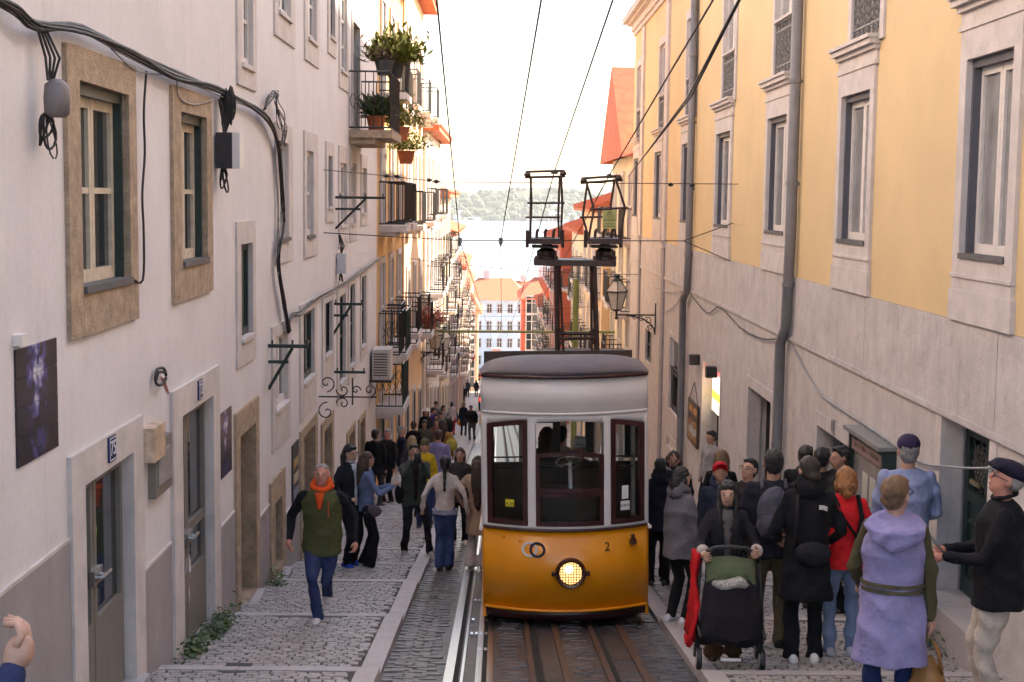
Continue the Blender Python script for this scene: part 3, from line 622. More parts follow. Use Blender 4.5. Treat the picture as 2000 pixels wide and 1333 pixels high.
for k, (a, c) in enumerate(W2):
    a, c = min(a, c), max(a, c); jw = .15
    o = RW.surround(rb, (a-jw, c+jw, ub-.02, ut+.2), (a, c, ub, ut), limel, .03)
    RW.casement(o, (a, c, ub, ut), whitew, panel_, 1, d=-.07)
    b = MB(); h = .82
    for v in (ub+.06, ub+.2, ub+h-.12, ub+h): RW.box(b, a, c, v-.012, v+.012, -.02, .005)
    n = 6
    for i in range(n+1): u = a+(c-a)*i/n; RW.box(b, u-.008, u+.008, ub+.02, ub+h, -.015, 0)
    for i in range(n):
        for j in range(5):
            uc, vc = a+(c-a)*(i+.5)/n, ub+.27+.1*j
            for q in range(2):
                pts = [RW.p(uc+(.07-.04*q)*math.cos(g*.785)*(1 if (i+j) % 2 else .7), vc+(.05-.02*q)*math.sin(g*.785), -.005) for g in range(9 if not q else 6)]; b.tube(pts, .008, 4)
        for q in (.11, .15): b.tube([RW.p(a+(c-a)*i/n, ub+q, -.005), RW.p(a+(c-a)*(i+.5)/n, ub+q+.03, -.005), RW.p(a+(c-a)*(i+1)/n, ub+q, -.005)], .007, 4)
        b.tube([RW.p(a+(c-a)*(i+.2)/n, ub+h-.1, -.005), RW.p(a+(c-a)*(i+.5)/n, ub+h-.03, -.005), RW.p(a+(c-a)*(i+.8)/n, ub+h-.1, -.005)], .007, 4)
    b.build('balcony_grille', M('grey_cast_iron', (.17, .16, .155), .55, .2, 12, 0), o)
    b = MB(); RW.box(b, a-.03, c+.03, ub+h+.012, ub+h+.05, -.04, .04); b.build('hand_rail', limel, o)
b = MB(); mould(b, YR0, YR1, ZC-.45, [(0, .12, .06), (.12, .3, .12), (.3, .36, .25), (.36, .5, .38)]); b.build('eaves_cornice', limel, rb)
b = MB(); b.raw([RW.p(YR0, ZC+.05, .4), RW.p(YR1+.2, ZC+.05, .4), RW.p(YR1+.2, ZC+2.4, -5), RW.p(YR0, ZC+2.4, -5), RW.p(YR0, ZC+.05, -10), RW.p(YR1+.2, ZC+.05, -10)], [(0, 1, 2, 3), (3, 2, 5, 4), (1, 5, 2), (0, 3, 4)]); b.build('roof', tile_red, rb)
for u in (rx(1253), rx(1300)):
    b = MB(); RW.box(b, u-.3, u+.3, sb+.01, ZC-.5, -.02, .06); mould(b, u-.3, u+.3, sb-.12, [(0, .1, .1), (.1, .16, .13)]); b.build('pilaster', limel, rb)
    b = MB(); RW.box(b, u-.25, u+.25, gz(u)-.3, sb-.14, -.02, .05); b.build('pilaster_foot', M('grey_streaked_stone', (.33, .29, .3), .8, .15, 4, .2, streak=.5), rb)
# stone base: a course of big slabs, a ledge, then the ground floor wall with its doorways
zl = -1.86
cuts = [YR0, 7.2, 9.4, rx(1965), rx(1836), rx(1700), rx(1618), rx(1540), 21.2, 24, 27.2, 31, 35, 39, YR1]
cuts = sorted(cuts)
for a, c in zip(cuts, cuts[1:]):
    b = MB(); RW.box(b, a+.003, c-.003, zl+.05, sb-.004, -.1, .012+random.uniform(0, .006)); b.build('base_slab', stoneb, rb)
b = MB(); RW.box(b, YR0, YR1, zl-.01, zl+.047, -.1, .035); b.build('ledge', stoneb, rb)
gd = [(rx(1937, 830), rx(1841, 830), 'green'), (rx(1665, 850), rx(1597, 850), 'dark'), (rx(1507, 780), rx(1462, 780), 'dark2'), (rx(1407, 740), rx(1373, 740), 'shop')]
tops = [zl-.03, RW.uv(1630, 853)[1], RW.uv(1485, 771)[1], RW.uv(1388, 715)[1]]
gops = [(a, c, min(gz(c), gz(a))-.3, t) for (a, c, k), t in zip(gd, tops)]
wl = [RW.rect(1310, 657, 1331, 826), RW.rect(1303, 850, 1325, 900), RW.rect(1262, 640, 1272, 715)]
gops += wl
b = RW.mesh(YR0, YR1, -12, zl-.012, gops, .45); b.build('ground_floor_wall', stoneb, rb)
for (a, c, k), t in zip(gd, tops):
    z0 = pz(a)+.0
    d = RW.surround(rb, (a-.16, c+.16, gz(c)-.3, min(t+.17, zl-.015)), (a, c, gz(c)-.3, t), limel if k == 'green' else stoneb, .012, 'door')
    if k == 'green':
        mid = (a+c)/2; zs = pz(a)+.32
        b = MB(); RW.box(b, a-.25, c+.3, gz(c)-.4, zs, -.4, .16); b.build('door_step', kerb_m, d)
        for (x0, x1) in ((a, mid-.005), (mid+.005, c)):
            q = MB(); s_ = .1
            for r in ((x0, x0+s_, zs, t), (x1-s_, x1, zs, t), (x0+s_, x1-s_, t-.16, t), (x0+s_, x1-s_, zs+.85, zs+.95), (x0+s_, x1-s_, zs, zs+.16)): RW.box(q, *r, -.3, -.22)
            RW.box(q, x0+s_, x1-s_, zs+.16, zs+.85, -.3, -.25)
            for j in range(3): RW.box(q, x0+s_+.03, x1-s_-.03, zs+.26+.2*j, zs+.29+.2*j, -.25, -.22)
            q.build('door_leaf', greend, d)
            g = MB(); RW.box(g, x0+s_-.01, x1-s_+.01, zs+.94, t-.15, -.29, -.28); g.build('pane', pane, d)
            g = MB(); hh = t-.16-zs-.95
            for j in range(-3, 8):
                for sg in (1, -1):
                    u0, v0 = x0+s_, zs+.95+j*hh/5; u1, v1 = x1-s_, v0+sg*.55
                    pts = [(u0+(u1-u0)*q_/8, v0+(v1-v0)*q_/8) for q_ in range(9)]; pts = [p_ for p_ in pts if zs+.95 < p_[1] < t-.16]
                    if len(pts) > 1: g.tube([RW.p(*pts[0], -.26), RW.p(*pts[-1], -.26)], .012, 4)
            g.build('door_grille', blackiron, d)
            g = MB(); RW.box(g, (x0+x1)/2-.12, (x0+x1)/2+.12, zs+1.02, zs+1.06, -.22, -.2); g.build('letter_slot', M('brass_dull', (.4, .33, .2), .4, .1, 8, 0, metal=.8), d)
    else:
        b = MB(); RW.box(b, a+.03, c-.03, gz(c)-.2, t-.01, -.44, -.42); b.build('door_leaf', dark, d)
        b = MB(); RW.box(b, c-.2, c-.03, gz(c)-.2, t-.01, -.42, -.36); b.build('door_post', blackiron, d)
        if k == 'dark':
            pu = RW.uv(1630, 834); b = MB(); RW.box(b, pu[0]-.07, pu[0]+.07, pu[1]-.09, pu[1]+.09, .012, .025); b.build('number_plate', M('grey_plate', (.3, .28, .28), .5, .1, 5, 0), d)
            text_obj('11', .15, blackiron, d, RW.p(pu[0], pu[1], .027), RW.rot(), 'door_number')
        if k == 'shop':
            u = c-.35; b = MB(); RW.box(b, a+.05, c-.02, t-.95, t-.02, -.3, -.22); b.build('sign_box', M('shop_sign_panel', (.25, .2, .15), .5, .2, 6, 0), d)
            for j, (cc, h) in enumerate((((1, .1, .1), .14), ((1, .95, .8), .3), ((1, .75, .05), .16), ((1, .95, .75), .22))):
                v = t-.08-(0, .15, .46, .63)[j]; b = MB(); RW.box(b, a+.25, c-.2, v-h, v, -.22, -.16); b.build('lit_letter_panel', M('lit_sign%d' % j, cc, .5, 0, 1, 0, emit=(cc, 1.0)), d)
for w_, lab in zip(wl, ('barred', 'low', 'far')):
    o = RW.surround(rb, (w_[0]-.1, w_[1]+.1, w_[2]-.1, w_[3]+.1), w_, stoneb, .02); RW.casement(o, w_, whitew if lab != 'far' else greend, pane, 2, d=-.06)
    if lab == 'barred':
        b = MB(); n = 9
        for i in range(n): u = w_[0]+(w_[1]-w_[0])*(i+.5)/n; b.tube([RW.p(u, w_[2], -.03), RW.p(u, w_[2]+(w_[3]-w_[2])*.58, -.03)], .012, 4)
        RW.box(b, w_[0], w_[1], w_[2]+(w_[3]-w_[2])*.57, w_[2]+(w_[3]-w_[2])*.59, -.05, -.01); b.build('window_bars', blackiron, o)
# two black spot lamps, hanging menu board, notice case
for px, py, lab in ((1366, 703, 'black wall lamp box at the far corner of the lit shop doorway'), (1400, 727, 'black wall lamp box at the near corner of the lit shop doorway')):
    u, v = RW.uv(px, py); b = MB(); RW.box(b, u-.1, u+.1, v-.1, v+.1, 0, .2); b.build('wall_lamp', blackiron, label=lab, cat='lamp')
r = RW.rect(1349, 795, 1366, 878); r = (r[0], r[1], RW.uv(1358, 868)[1], RW.uv(1358, 785)[1])
t = empty('menu_board', RW.p((r[0]+r[1])/2, r[2], 0), 'dark hanging menu board with food pictures beside the lit shop doorway', 'menu board')
b = MB(); RW.box(b, *r, .02, .06); b.build('board', M('menu_dark', (.07, .045, .03), .5, .2, 5, 0), t)
for j in range(3):
    for i in range(2):
        b = MB(); RW.box(b, r[0]+.08+i*(r[1]-r[0])*.45, r[0]+(r[1]-r[0])*(.38+.45*i), r[3]-.22-.28*j, r[3]-.08-.28*j, .06, .063); b.build('food_picture', M('food_orange', (.55, .25, .08), .6, .5, 14, 0), t)
b = MB()
for j in range(8): RW.box(b, r[0]+.1, r[1]-.15-.05*(j % 3), r[2]+.1+.045*j, r[2]+.12+.045*j, .06, .063)
b.build('menu_text', white_l, t)
b = MB(); b.tube([RW.p(r[0]+.05, r[3], .04), RW.p((r[0]+r[1])/2, r[3]+.4, .03), RW.p(r[1]-.05, r[3], .04)], .008, 4); b.build('hanging_cord', cable_m, t)
a, c = rx(1752, 880), rx(1683, 837); v1 = RW.uv(1683, 838)[1]; v0 = v1-1.0
t = empty('notice_case', RW.p((a+c)/2, v0, 0), 'dark green framed notice case with sloping glass front on the stone base', 'notice case')
b = MB()
for q in ((a, a+.06, v0, v1), (c-.06, c, v0, v1), (a+.06, c-.06, v0, v0+.06), (a+.06, c-.06, v1-.06, v1)): RW.box(b, *q, .0, .14)
b.build('case_frame', greend, t); b = MB(); RW.box(b, a+.06, c-.06, v0+.06, v1-.2, .02, .09); b.build('glass_front', panel_, t)
b = MB(); RW.box(b, a+.06, c-.06, v1-.2, v1-.06, .02, .12); b.build('title_strip', M('title_red_brown', (.3, .2, .19), .5, .1, 5, 0), t)
b = MB(); rs = random.Random(4); u = a+.12          # blurred title: strokes only, the words cannot be read
while u < c-.14:
    hgt = rs.uniform(.035, .06); RW.box(b, u, u+rs.uniform(.012, .03), v1-.13-hgt/2, v1-.13+hgt/2, .12, .122); u += rs.choice((.04, .045, .05, .09))
b.build('title_strokes', M('title_ink', (.05, .03, .03), .5, 0, 1, 0), t, kind='stuff')
b = MB(); RW.box(b, a-.03, c+.03, v1, v1+.04, -.0, .2); b.build('case_top', greyiron, t)
for j in range(3):
    b = MB(); RW.box(b, a+.12+.3*j, a+.34+.3*j, v0+.3, v0+.62, .09, .092); b.build('paper_notice', M('notice_paper', (.55, .52, .46), .8, .1, 9, 0), t)
# drain pipes
def drain(px_top, pts, label):
    P = [RW.p(*RW.uv(*q), .1) for q in pts]; t = empty('drain_pipe', (P[-1][0], P[-1][1], gz(P[-1][1])), label, 'drain pipe')
    P = [(P[0][0], P[0][1], ZC-.4)]+P+[(P[-1][0], P[-1][1], gz(P[-1][1]))]
    b = MB(); b.tube(P, .075, 10); b.build('pipe', pipe_m, t, smooth=True)
    for k in range(5):
        z = ZC-1-k*1.35; 
        for i in range(len(P)-1):
            if P[i][2] >= z >= P[i+1][2]:
                f = (P[i][2]-z)/(P[i][2]-P[i+1][2]+1e-6); y = P[i][1]+(P[i+1][1]-P[i][1])*f
                b = MB(); b.lathe((P[i][0], y, z-.03), [(.085, 0), (.085, .06)], 10); b.box((P[i][0], y-.015, z-.015), (XR, y+.015, z+.015)); b.build('pipe_clamp', pipe_m, t)
drain(None, [(1558, 480), (1549, 640), (1538, 672), (1532, 850)], 'dark grey drain pipe with clamps on the yellow house, nearer the green double door')
drain(None, [(1354, 500), (1351, 570), (1343, 588), (1338, 835)], 'dark grey drain pipe on the yellow house beside the hanging menu board')
# loose cables on the stone base
wire('wall_cable', [(1548, 668), (1600, 760), (1650, 800), (1720, 845), (1800, 900), (1860, 912), (1935, 915), (2010, 905)], .011, cablew, 'pale cable sagging across the stone base past the notice case', wall=RW)
wire('wall_cable', [(1355, 578), (1385, 612), (1410, 600), (1450, 640), (1495, 662), (1535, 660)], .011, cable_m, 'dark cable sagging under the ledge between the two drain pipes', wall=RW)
wire('wall_cable', [(1280, 560), (1310, 572), (1335, 570), (1320, 600), (1290, 612)], .01, cablew, 'pale cable near the street lamp bracket on the yellow house', wall=RW)
b = MB(); u = rx(1885); leaves(b, (XR-.1, u, pz(u)+.03), 500, (.06, .35, .1), .07, 9); b.build('weeds', leaf, label='green weeds under the step of the green double door', cat='weeds')
# unseen block added behind the yellow house to keep sun off the near street
bb = MB(); bb.box((XR+9.5, -6, -8), (XR+22, 42, 15)); tb_ = empty('added_shade_block', (XR+15, 18, -8), 'plain tall cream block, unseen, added behind the yellow house to shade the street', 'shading block'); bb.build('wall', M('cream_render', (.6, .52, .42), .9, .1, .5, 0), tb_)
rr_ = MB(); rr_.raw([(XR+9, -6.5, 15), (XR+22.5, -6.5, 15), (XR+22.5, 42.5, 15), (XR+9, 42.5, 15), (XR+15.7, -6.5, 18), (XR+15.7, 42.5, 18)], [(0, 3, 5, 4), (1, 4, 5, 2), (0, 4, 1), (3, 2, 5), (0, 1, 2, 3)]); rr_.build('roof', tile_red, tb_)
for j in range(4):
    for k in range(9): q = MB(); q.box((XR+9.44, -3+5*k, -4+4.3*j), (XR+9.5, -1.8+5*k, -2+4.3*j)); q.build('window', pane, tb_)
# ================================================================== buildings further down the street and beyond
fm = lambda n, c: M(n, c, .85, .1, .6, .1, 30, streak=.12)
def railing(parent, pts, h, m, bars=.12, name='balcony_railing', curl=False):
    b = MB()
    for p, q in zip(pts, pts[1:]):
        p, q = Vector(p), Vector(q); n = max(1, int((q-p).length/bars))
        for z in (0.04, h): b.tube([p+Vector((0, 0, z)), q+Vector((0, 0, z))], .016, 4)
        for i in range(n+1): r = p+(q-p)*i/n; b.tube([r+Vector((0, 0, .04)), r+Vector((0, 0, h))], .009, 4)
        if curl:
            for i in range(n): r = p+(q-p)*(i+.5)/n; b.tube([r+(q-p).normalized()*.05*math.cos(g)+Vector((0, 0, h*.5+.12*math.sin(g))) for g in (0, 1, 2, 3, 4, 5, 6)], .008, 4)
    return b.build(name, m, parent)
def balcony(parent, W, u0, u1, v, dep, m_slab, m_rail, curl=False, h=.95):
    b = MB(); W.box(b, u0, u1, v-.14, v, -.02, dep); W.box(b, u0+.06, u1-.06, v-.24, v-.14, -.02, dep*.6); sl_ = b.build('balcony', m_slab, parent)
    return sl_, railing(sl_, [W.p(u0+.04, v, 0), W.p(u0+.04, v, dep-.04), W.p(u1-.04, v, dep-.04), W.p(u1-.04, v, 0)], h, m_rail, curl=curl)
def pot_plant(loc, r, h, pm, lm, seed, n=220, spread=.2, size=.14, up=.6, label='', cat='plant', group=None):
    t = empty('potted_plant', loc, label, cat, group); b = MB(); b.lathe(loc, [(r*.72, 0), (r, h*.9), (r*1.08, h*.9), (r*1.08, h), (r*.9, h), (r*.88, h-.03)], 12); b.build('pot', pm, t)
    b = MB(); leaves(b, (loc[0], loc[1], loc[2]+h), int(n*2.2), (spread*.8, spread*.8, spread*.7), size*.62, seed, up, thin=.16); b.build('foliage', lm, t); return t
def rowhouse(side, y0, y1, top, colm, label, X=None, depth=9, rows=3, bays=3, shutter=None, rail=True, frame=limel, roof=True, seed=1, gable=False, wh=1.55, name='row_house', door=True):
    rd = random.Random(seed); X = X if X is not None else (XL if side < 0 else XR); W = Wall(-side, X); zb = gz(y1)-.5
    t = empty(name, (X+side*depth/2, (y0+y1)/2, gz((y0+y1)/2)), label, 'house')
    b = MB(); b.box(W.p(y0+.01, zb, 0), W.p(y1-.01, top, -depth)); b.build('wall', colm, t)
    z0 = gz(y0); fh = (top-.5-z0)/rows; bw = (y1-y0)/bays
    for r in range(rows):
        for c in range(bays):
            uc = y0+bw*(c+.5); ww = min(1.05, bw*.42); vz = z0+fh*r; ground = r == 0
            if ground: q = (uc-ww/2, uc+ww/2, gz(uc)+.02, gz(uc)+2.2)
            else: q = (uc-ww/2, uc+ww/2, vz+(.15 if rail else .8), vz+(.15 if rail else .8)+(2.0 if rail else wh))
            o = MB(); 
            for e in ((q[0]-.12, q[0], q[2], q[3]+.14), (q[1], q[1]+.12, q[2], q[3]+.14), (q[0], q[1], q[3], q[3]+.14), (q[0]-.12, q[1]+.12, q[2]-.1, q[2])): W.box(o, *e, -.02, .05)
            o = o.build('door' if ground else 'window', frame, t)
            g = MB(); W.box(g, q[0], q[1], q[2], q[3], -.02, .012); g.build('pane', pane if rd.random() < .75 else panel_, o)
            g = MB(); m_ = (q[0]+q[1])/2
            for e in ((q[0], q[0]+.06, q[2], q[3]), (q[1]-.06, q[1], q[2], q[3]), (m_-.04, m_+.04, q[2], q[3]), (q[0], q[1], (q[2]+q[3])/2-.03, (q[2]+q[3])/2+.03)): W.box(g, *e, .0, .025)
            g.build('casement', (greend if ground and rd.random() < .6 else (shutter or whitew)), o)
            if rail and not ground: balcony(t, W, q[0]-.3, q[1]+.3, q[2]-.02, rd.choice((.35, .5, .6)), limel, blackiron)
    if roof:
        b = MB(); e = .45
        if gable:
            ym = (y0+y1)/2; b.raw([W.p(y0-.2, top-.1, e), W.p(ym, top+(y1-y0)*.33, e), W.p(y1+.2, top-.1, e), W.p(y0-.2, top-.1, -depth), W.p(ym, top+(y1-y0)*.33, -depth), W.p(y1+.2, top-.1, -depth)], [(0, 1, 4, 3), (1, 2, 5, 4), (0, 2, 1), (3, 4, 5)])
        else: b.raw([W.p(y0-.1, top, e), W.p(y1+.1, top, e), W.p(y1+.1, top+1.8, -depth/2), W.p(y0-.1, top+1.8, -depth/2), W.p(y0-.1, top, -depth), W.p(y1+.1, top, -depth), W.p(y0-.1, top-.15, e), W.p(y1+.1, top-.15, e), W.p(y0-.1, top-.15, -depth), W.p(y1+.1, top-.15, -depth)], [(0, 1, 2, 3), (3, 2, 5, 4), (0, 6, 7, 1), (4, 5, 9, 8), (0, 3, 4, 8, 6), (1, 7, 9, 5, 2), (6, 8, 9, 7)])
        b.build('roof', tile_red, t)
        b = MB()
        n = int((y1-y0)/.25)
        for i in range(n): u = y0+(y1-y0)*(i+.5)/n; b.tube([W.p(u, top+.03, e+.04), W.p(u, top+.03+.9, -depth/4)], .07, 5)
        if not gable: b.build('roof_tile_row', tile_red, t)
    return t, W
orange_p = fm('orange_plaster', (.72, .42, .16)); cream_p = fm('cream_plaster', (.72, .60, .42)); white_p = fm('old_white_plaster', (.70, .64, .58)); pink_p = fm('pink_plaster', (.72, .42, .32)); peach_p = fm('peach_plaster', (.75, .52, .32)); blue_p = fm('pale_blue_plaster', (.66, .74, .80)); red_p = fm('brick_red_plaster', (.5, .12, .07))
# --- left side
lo, LO = rowhouse(-1, 30.6, 38.5, 5.5, orange_p, 'orange yellow house with iron balconies beyond the white house', rows=4, bays=3, seed=3)
rowhouse(-1, 38.5, 48, 6.2, peach_p, 'peach house with balconies and a long top terrace rail', rows=4, bays=3, seed=4, X=XL+.05)
rowhouse(-1, 48, 60, 2.4, white_p, 'off white narrow house with plants on its balconies', rows=4, bays=4, seed=5, X=XL+.15)
rowhouse(-1, 60, 74, .2, cream_p, 'cream house with dark balconies halfway down the street', rows=4, bays=4, seed=6, X=XL+.1)
rowhouse(-1, 74, 92, -1.8, white_p, 'white house with round sign on its wall', rows=4, bays=5, seed=8, X=XL)
rowhouse(-1, 92, 112, -4.5, cream_p, 'cream house low down the street with lined balconies', rows=4, bays=5, seed=9, X=XL+.1)
rowhouse(-1, 112, 138, -7.5, white_p, 'pale house near the foot of the street', rows=4, bays=6, seed=10, X=XL-.1)
# --- right side
rowhouse(1, 43, 52, 1.4, cream_p, 'cream house with bright orange tiled gable beside the yellow house', rows=4, bays=3, seed=12, gable=True, X=XR+.1)
rowhouse(1, 52, 64, -.3, peach_p, 'pale yellow house with broad eaves and balcony flowers', rows=3, bays=4, seed=13, X=XR-.2)
rowhouse(1, 64, 78, -1.4, cream_p, 'cream house with dark iron balconies past the broad eaves', rows=3, bays=4, seed=14, X=XR)
rowhouse(1, 78, 94, -2.2, red_p, 'brick red house front with flowers far down the street', rows=4, bays=4, seed=15, X=XR-.6)
rowhouse(1, 94, 116, -6.5, peach_p, 'peach coloured house low down the street', rows=4, bays=6, seed=16, X=XR-.3)
rowhouse(1, 116, 140, -9.5, white_p, 'white house at the foot of the street behind the parked car', rows=3, bays=6, seed=17, X=XR)
# --- houses across the foot of the street, seen between the two rows
def block(x0, x1, y0, y1, top, colm, label, rows, cols, roofh=3., name='town_house', mans=False, ww=1.1, wh=1.7, hip=True):
    zb = gz(y0)-2; t = empty(name, ((x0+x1)/2, (y0+y1)/2, gz(y0)), label, 'house')
    b = MB(); b.box((x0, y0, zb), (x1, y1, top)); b.build('wall', colm, t)
    W = Wall(0, 0); z0 = gz(y0); fh = (top-z0)/rows
    for r in range(rows):
        for c in range(cols):
            xc = x0+(x1-x0)*(c+.5)/cols; v = z0+fh*r+fh*.25
            o = MB(); o.box((xc-ww/2-.12, y0-.05, v-.1), (xc+ww/2+.12, y0+.02, v+wh+.14)); o = o.build('window', limel, t)
            g = MB(); g.box((xc-ww/2, y0-.07, v), (xc+ww/2, y0-.04, v+wh)); g.build('pane', pane, o)
            g = MB(); g.box((xc-.04, y0-.085, v), (xc+.04, y0-.06, v+wh)); g.box((xc-ww/2, y0-.085, v+wh*.6), (xc+ww/2, y0-.06, v+wh*.6+.06)); g.build('casement', whitew, o)
    e = .5; b = MB(); hi = min((x1-x0), (y1-y0))*.22
    b.raw([(x0-e, y0-e, top), (x1+e, y0-e, top), (x1+e, y1+e, top), (x0-e, y1+e, top), (x0+hi, (y0+y1)/2, top+roofh), (x1-hi, (y0+y1)/2, top+roofh)], [(0, 1, 5, 4), (1, 2, 5), (2, 3, 4, 5), (3, 0, 4), (0, 3, 2, 1)])
    b.build('roof', tile_red, t)
    b = MB(); b.box((x0+(x1-x0)*.3, (y0+y1)/2-.5, top+roofh*.4), (x0+(x1-x0)*.3+1, (y0+y1)/2+.5, top+roofh+1.2)); b.build('chimney', limel, t); return t
block(-5.6, -2.0, 142, 150, -11.5, peach_p, 'narrow peach coloured house standing at the foot of the street', 4, 2, 2.)
block(-10, -2.9, 152, 166, -8.5, pink_p, 'pink house with small square window behind the peach house', 4, 3, 2.5)
block(-5., 4.0, 205, 225, -14.5, blue_p, 'large pale blue apartment house with red roof at the street end', 4, 6, 2.6, ww=.6, wh=1.2)
block(-1.6, 1.6, 160, 168, -20.2, white_p, 'small white house with red roof at the street end', 1, 3, 1.8)
block(2.6, 8.5, 150, 162, -10.5, red_p, 'brick red house at the street end on the right', 5, 3, 2)
block(-22, -9, 235, 255, -17, white_p, 'white town house near the river', 5, 6, 4); block(6, 20, 238, 258, -16, cream_p, 'cream town house near the river', 5, 6, 4)
block(-9, -1.5, 262, 280, -19.5, red_p, 'long red warehouse by the river', 3, 6, 4); block(1, 12, 270, 290, -20, pink_p, 'pink warehouse by the river', 3, 7, 4)
block(-40, -24, 220, 250, -14, cream_p, 'cream block by the river', 5, 6, 4); block(22, 45, 230, 260, -15, white_p, 'white block by the river', 5, 8, 4)
# --- balconies with plants on the left, air conditioner
iron_b = blackiron
u0, u1, v = LW.uv(683, 255)[0], LW.uv(727, 255)[0], LW.uv(700, 262)[1]
fbx = empty('flower_balcony', LW.p((u0+u1)/2, v, 0), 'stone balcony with dark iron scroll railing and plant pots on the white house', 'balcony')
s_, r_ = balcony(fbx, LW, fd[0]-.5, fd[1]+.6, fd[2], .75, lime, blackiron, True, 1.0)
for k, (du, dd_, hh, pm, lm, n, sp, sz, lab) in enumerate(((.2, .7, 1.0, M('dark_pot', (.04, .04, .045), .6, .1, 5, 0), leafy, 900, .27, .3, 'bushy yellow green plant in a black pot on top of the balcony rail'), (-.3, .55, 1.0, M('dark_pot', (.04, .04, .045), .6, .1, 5, 0), M('dry_stem', (.16, .09, .08), .7, .3, 9, 0), 110, .16, .13, 'thin dry plant in a dark pot on the balcony rail'), (-.25, .4, .02, pot, leaf, 160, .13, .4, 'spiky green plant in a terracotta pot on the balcony floor'))):
    pot_plant(LW.p((fd[0]+fd[1])/2+du, fd[2]+hh, dd_), .17, .26, pm, lm, k+20, n, sp, sz, .9, lab)
for (px, py, w_, d_, lm, lab) in ((742, 275, .9, .6, leafy, 'plants trailing over the second balcony beyond the white house'), (812, 650, 1.2, .5, leafr, 'red and green flowering plants on a balcony shelf of the orange house'), (755, 320, .8, .5, leafy, 'tall yellow green plant in a pot on the sunny balcony')):
    u, v = LW.uv(px, py); pot_plant(LW.p(u, v, .45), .2, .3, pot, lm, px, 450, .32, .2, .7, lab)
    if lm is leafr:
        pot_plant(LW.p(u+.7, v-.1, .4), .2, .3, pot, leafy, px+3, 350, .3, .2, .5, 'leafy green plant beside the red flowers on the balcony shelf'); b = MB(); LW.box(b, u-.6, u+1.2, v-.12, v-.02, 0, .7); b.build('balcony_shelf', lime, label='stone shelf carrying flower pots on the orange house', cat='shelf')
u, v = LW.uv(722, 742); t = empty('air_conditioner', LW.p(u, v, 0), 'pale grey air conditioner unit with slatted grille on the white house', 'air conditioner')
b = MB(); LW.box(b, u, u+.75, v, v+.62, .05, .42); b.build('casing', M('ac_cream', (.55, .5, .45), .5, .05, 5, 0), t)
for k in range(9): b = MB(); b.box((XL+.08, u-.012, v+.08+.055*k), (XL+.36, u, v+.1+.055*k)); b.build('grille_slat', blackiron, t)
b = MB(); LW.box(b, u-.1, u+.9, v-.05, v, 0, .45); b.build('shelf', blackiron, t)
for (pu, pv, n_, lab) in ((735, 795, 1.1, 'low iron balcony with white canopy beam near the air conditioner'), (742, 690, 1.0, 'iron balcony above the air conditioner')):
    u, v = LW.uv(pu, pv); fb = empty('iron_balcony', LW.p(u, v, 0), lab, 'balcony'); balcony(fb, LW, u-.2, u+n_*1.6, v, .62, limel, greend, True)
# street lamps: right lantern, left lantern pair
def lantern(W, px, py, reach, label, s=1.):
    u, v = W.uv(px, py); t = empty('street_lamp', W.p(u, v, 0), label, 'street lamp'); g = blackiron
    b = MB(); b.tube([W.p(u, v, 0), W.p(u, v, reach)], .022, 6); b.box(W.p(u-.03, v-.5, 0), W.p(u+.03, v+.3, .03)); b.tube([W.p(u, v-.45, .02)]+[W.p(u, v-.45+.43*math.sin(k*.26), .02+reach*.75*(1-math.cos(k*.26))) for k in range(1, 7)], .018, 5)
    for (cx, cz, r) in ((.2, -.14, .1), (.38, -.1, .08), (.15, -.32, .07), (.55, -.07, .06)):
        b.tube([W.p(u, v+cz+r*s_*math.sin(q*.6), reach*cx+r*s_*math.cos(q*.6)) for q in range(14) for s_ in (1-q/20,)], .011, 4)
    b.build('wall_arm', g, t)
    c = Vector(W.p(u, v+.08, reach))
    b = MB(); b.lathe(c-Vector((0, 0, .2)), [(.03, 0), (.05, .03), (.03, .08), (.03, .2), (.13, .24), (.13, .26)], 8); b.build('lamp_base', g, t)
    b = MB(); b.lathe(c+Vector((0, 0, .06)), [(.125, 0), (.235, .44)], 4); gl = b.build('lamp_glass', M('lamp_glass', (.62, .58, .52), .25, .1, 4, 0), t)
    b = MB()
    for k in range(4): g_ = k*math.pi/2; b.tube([c+Vector((.13*math.cos(g_), .13*math.sin(g_), .06)), c+Vector((.245*math.cos(g_), .245*math.sin(g_), .5))], .013, 4)
    b.lathe(c+Vector((0, 0, .49)), [(.25, 0), (.28, .0), (.28, .03), (.25, .03)], 4)
    for k in range(4): g_ = k*math.pi/2; b.tube([c+Vector((.27*math.cos(g_), .27*math.sin(g_), .52)), c+Vector((.1*math.cos(g_), .1*math.sin(g_), .78))], .013, 4)
    b.build('lamp_frame', greend, t)
    b = MB(); b.lathe(c+Vector((0, 0, .52)), [(.25, 0), (.1, .26)], 4); b.build('upper_glass', M('lamp_glass', (.62, .58, .52), .25, .1, 4, 0), t)
    b = MB(); b.lathe(c+Vector((0, 0, .78)), [(.13, 0), (.12, .04), (.05, .08), (.07, .12), (.09, .14), (.02, .17)], 8); b.build('lamp_cap', greend, t)
lantern(RW, 1281, 616, 1.0, 'old glass street lantern on a scrolled iron arm on the yellow house'); lantern(LW, 818, 688, .55, 'street lantern on a scrolled iron arm on a left hand house down the hill'); lantern(LW, 836, 690, .6, 'second street lantern just beyond the first on the left hand houses')
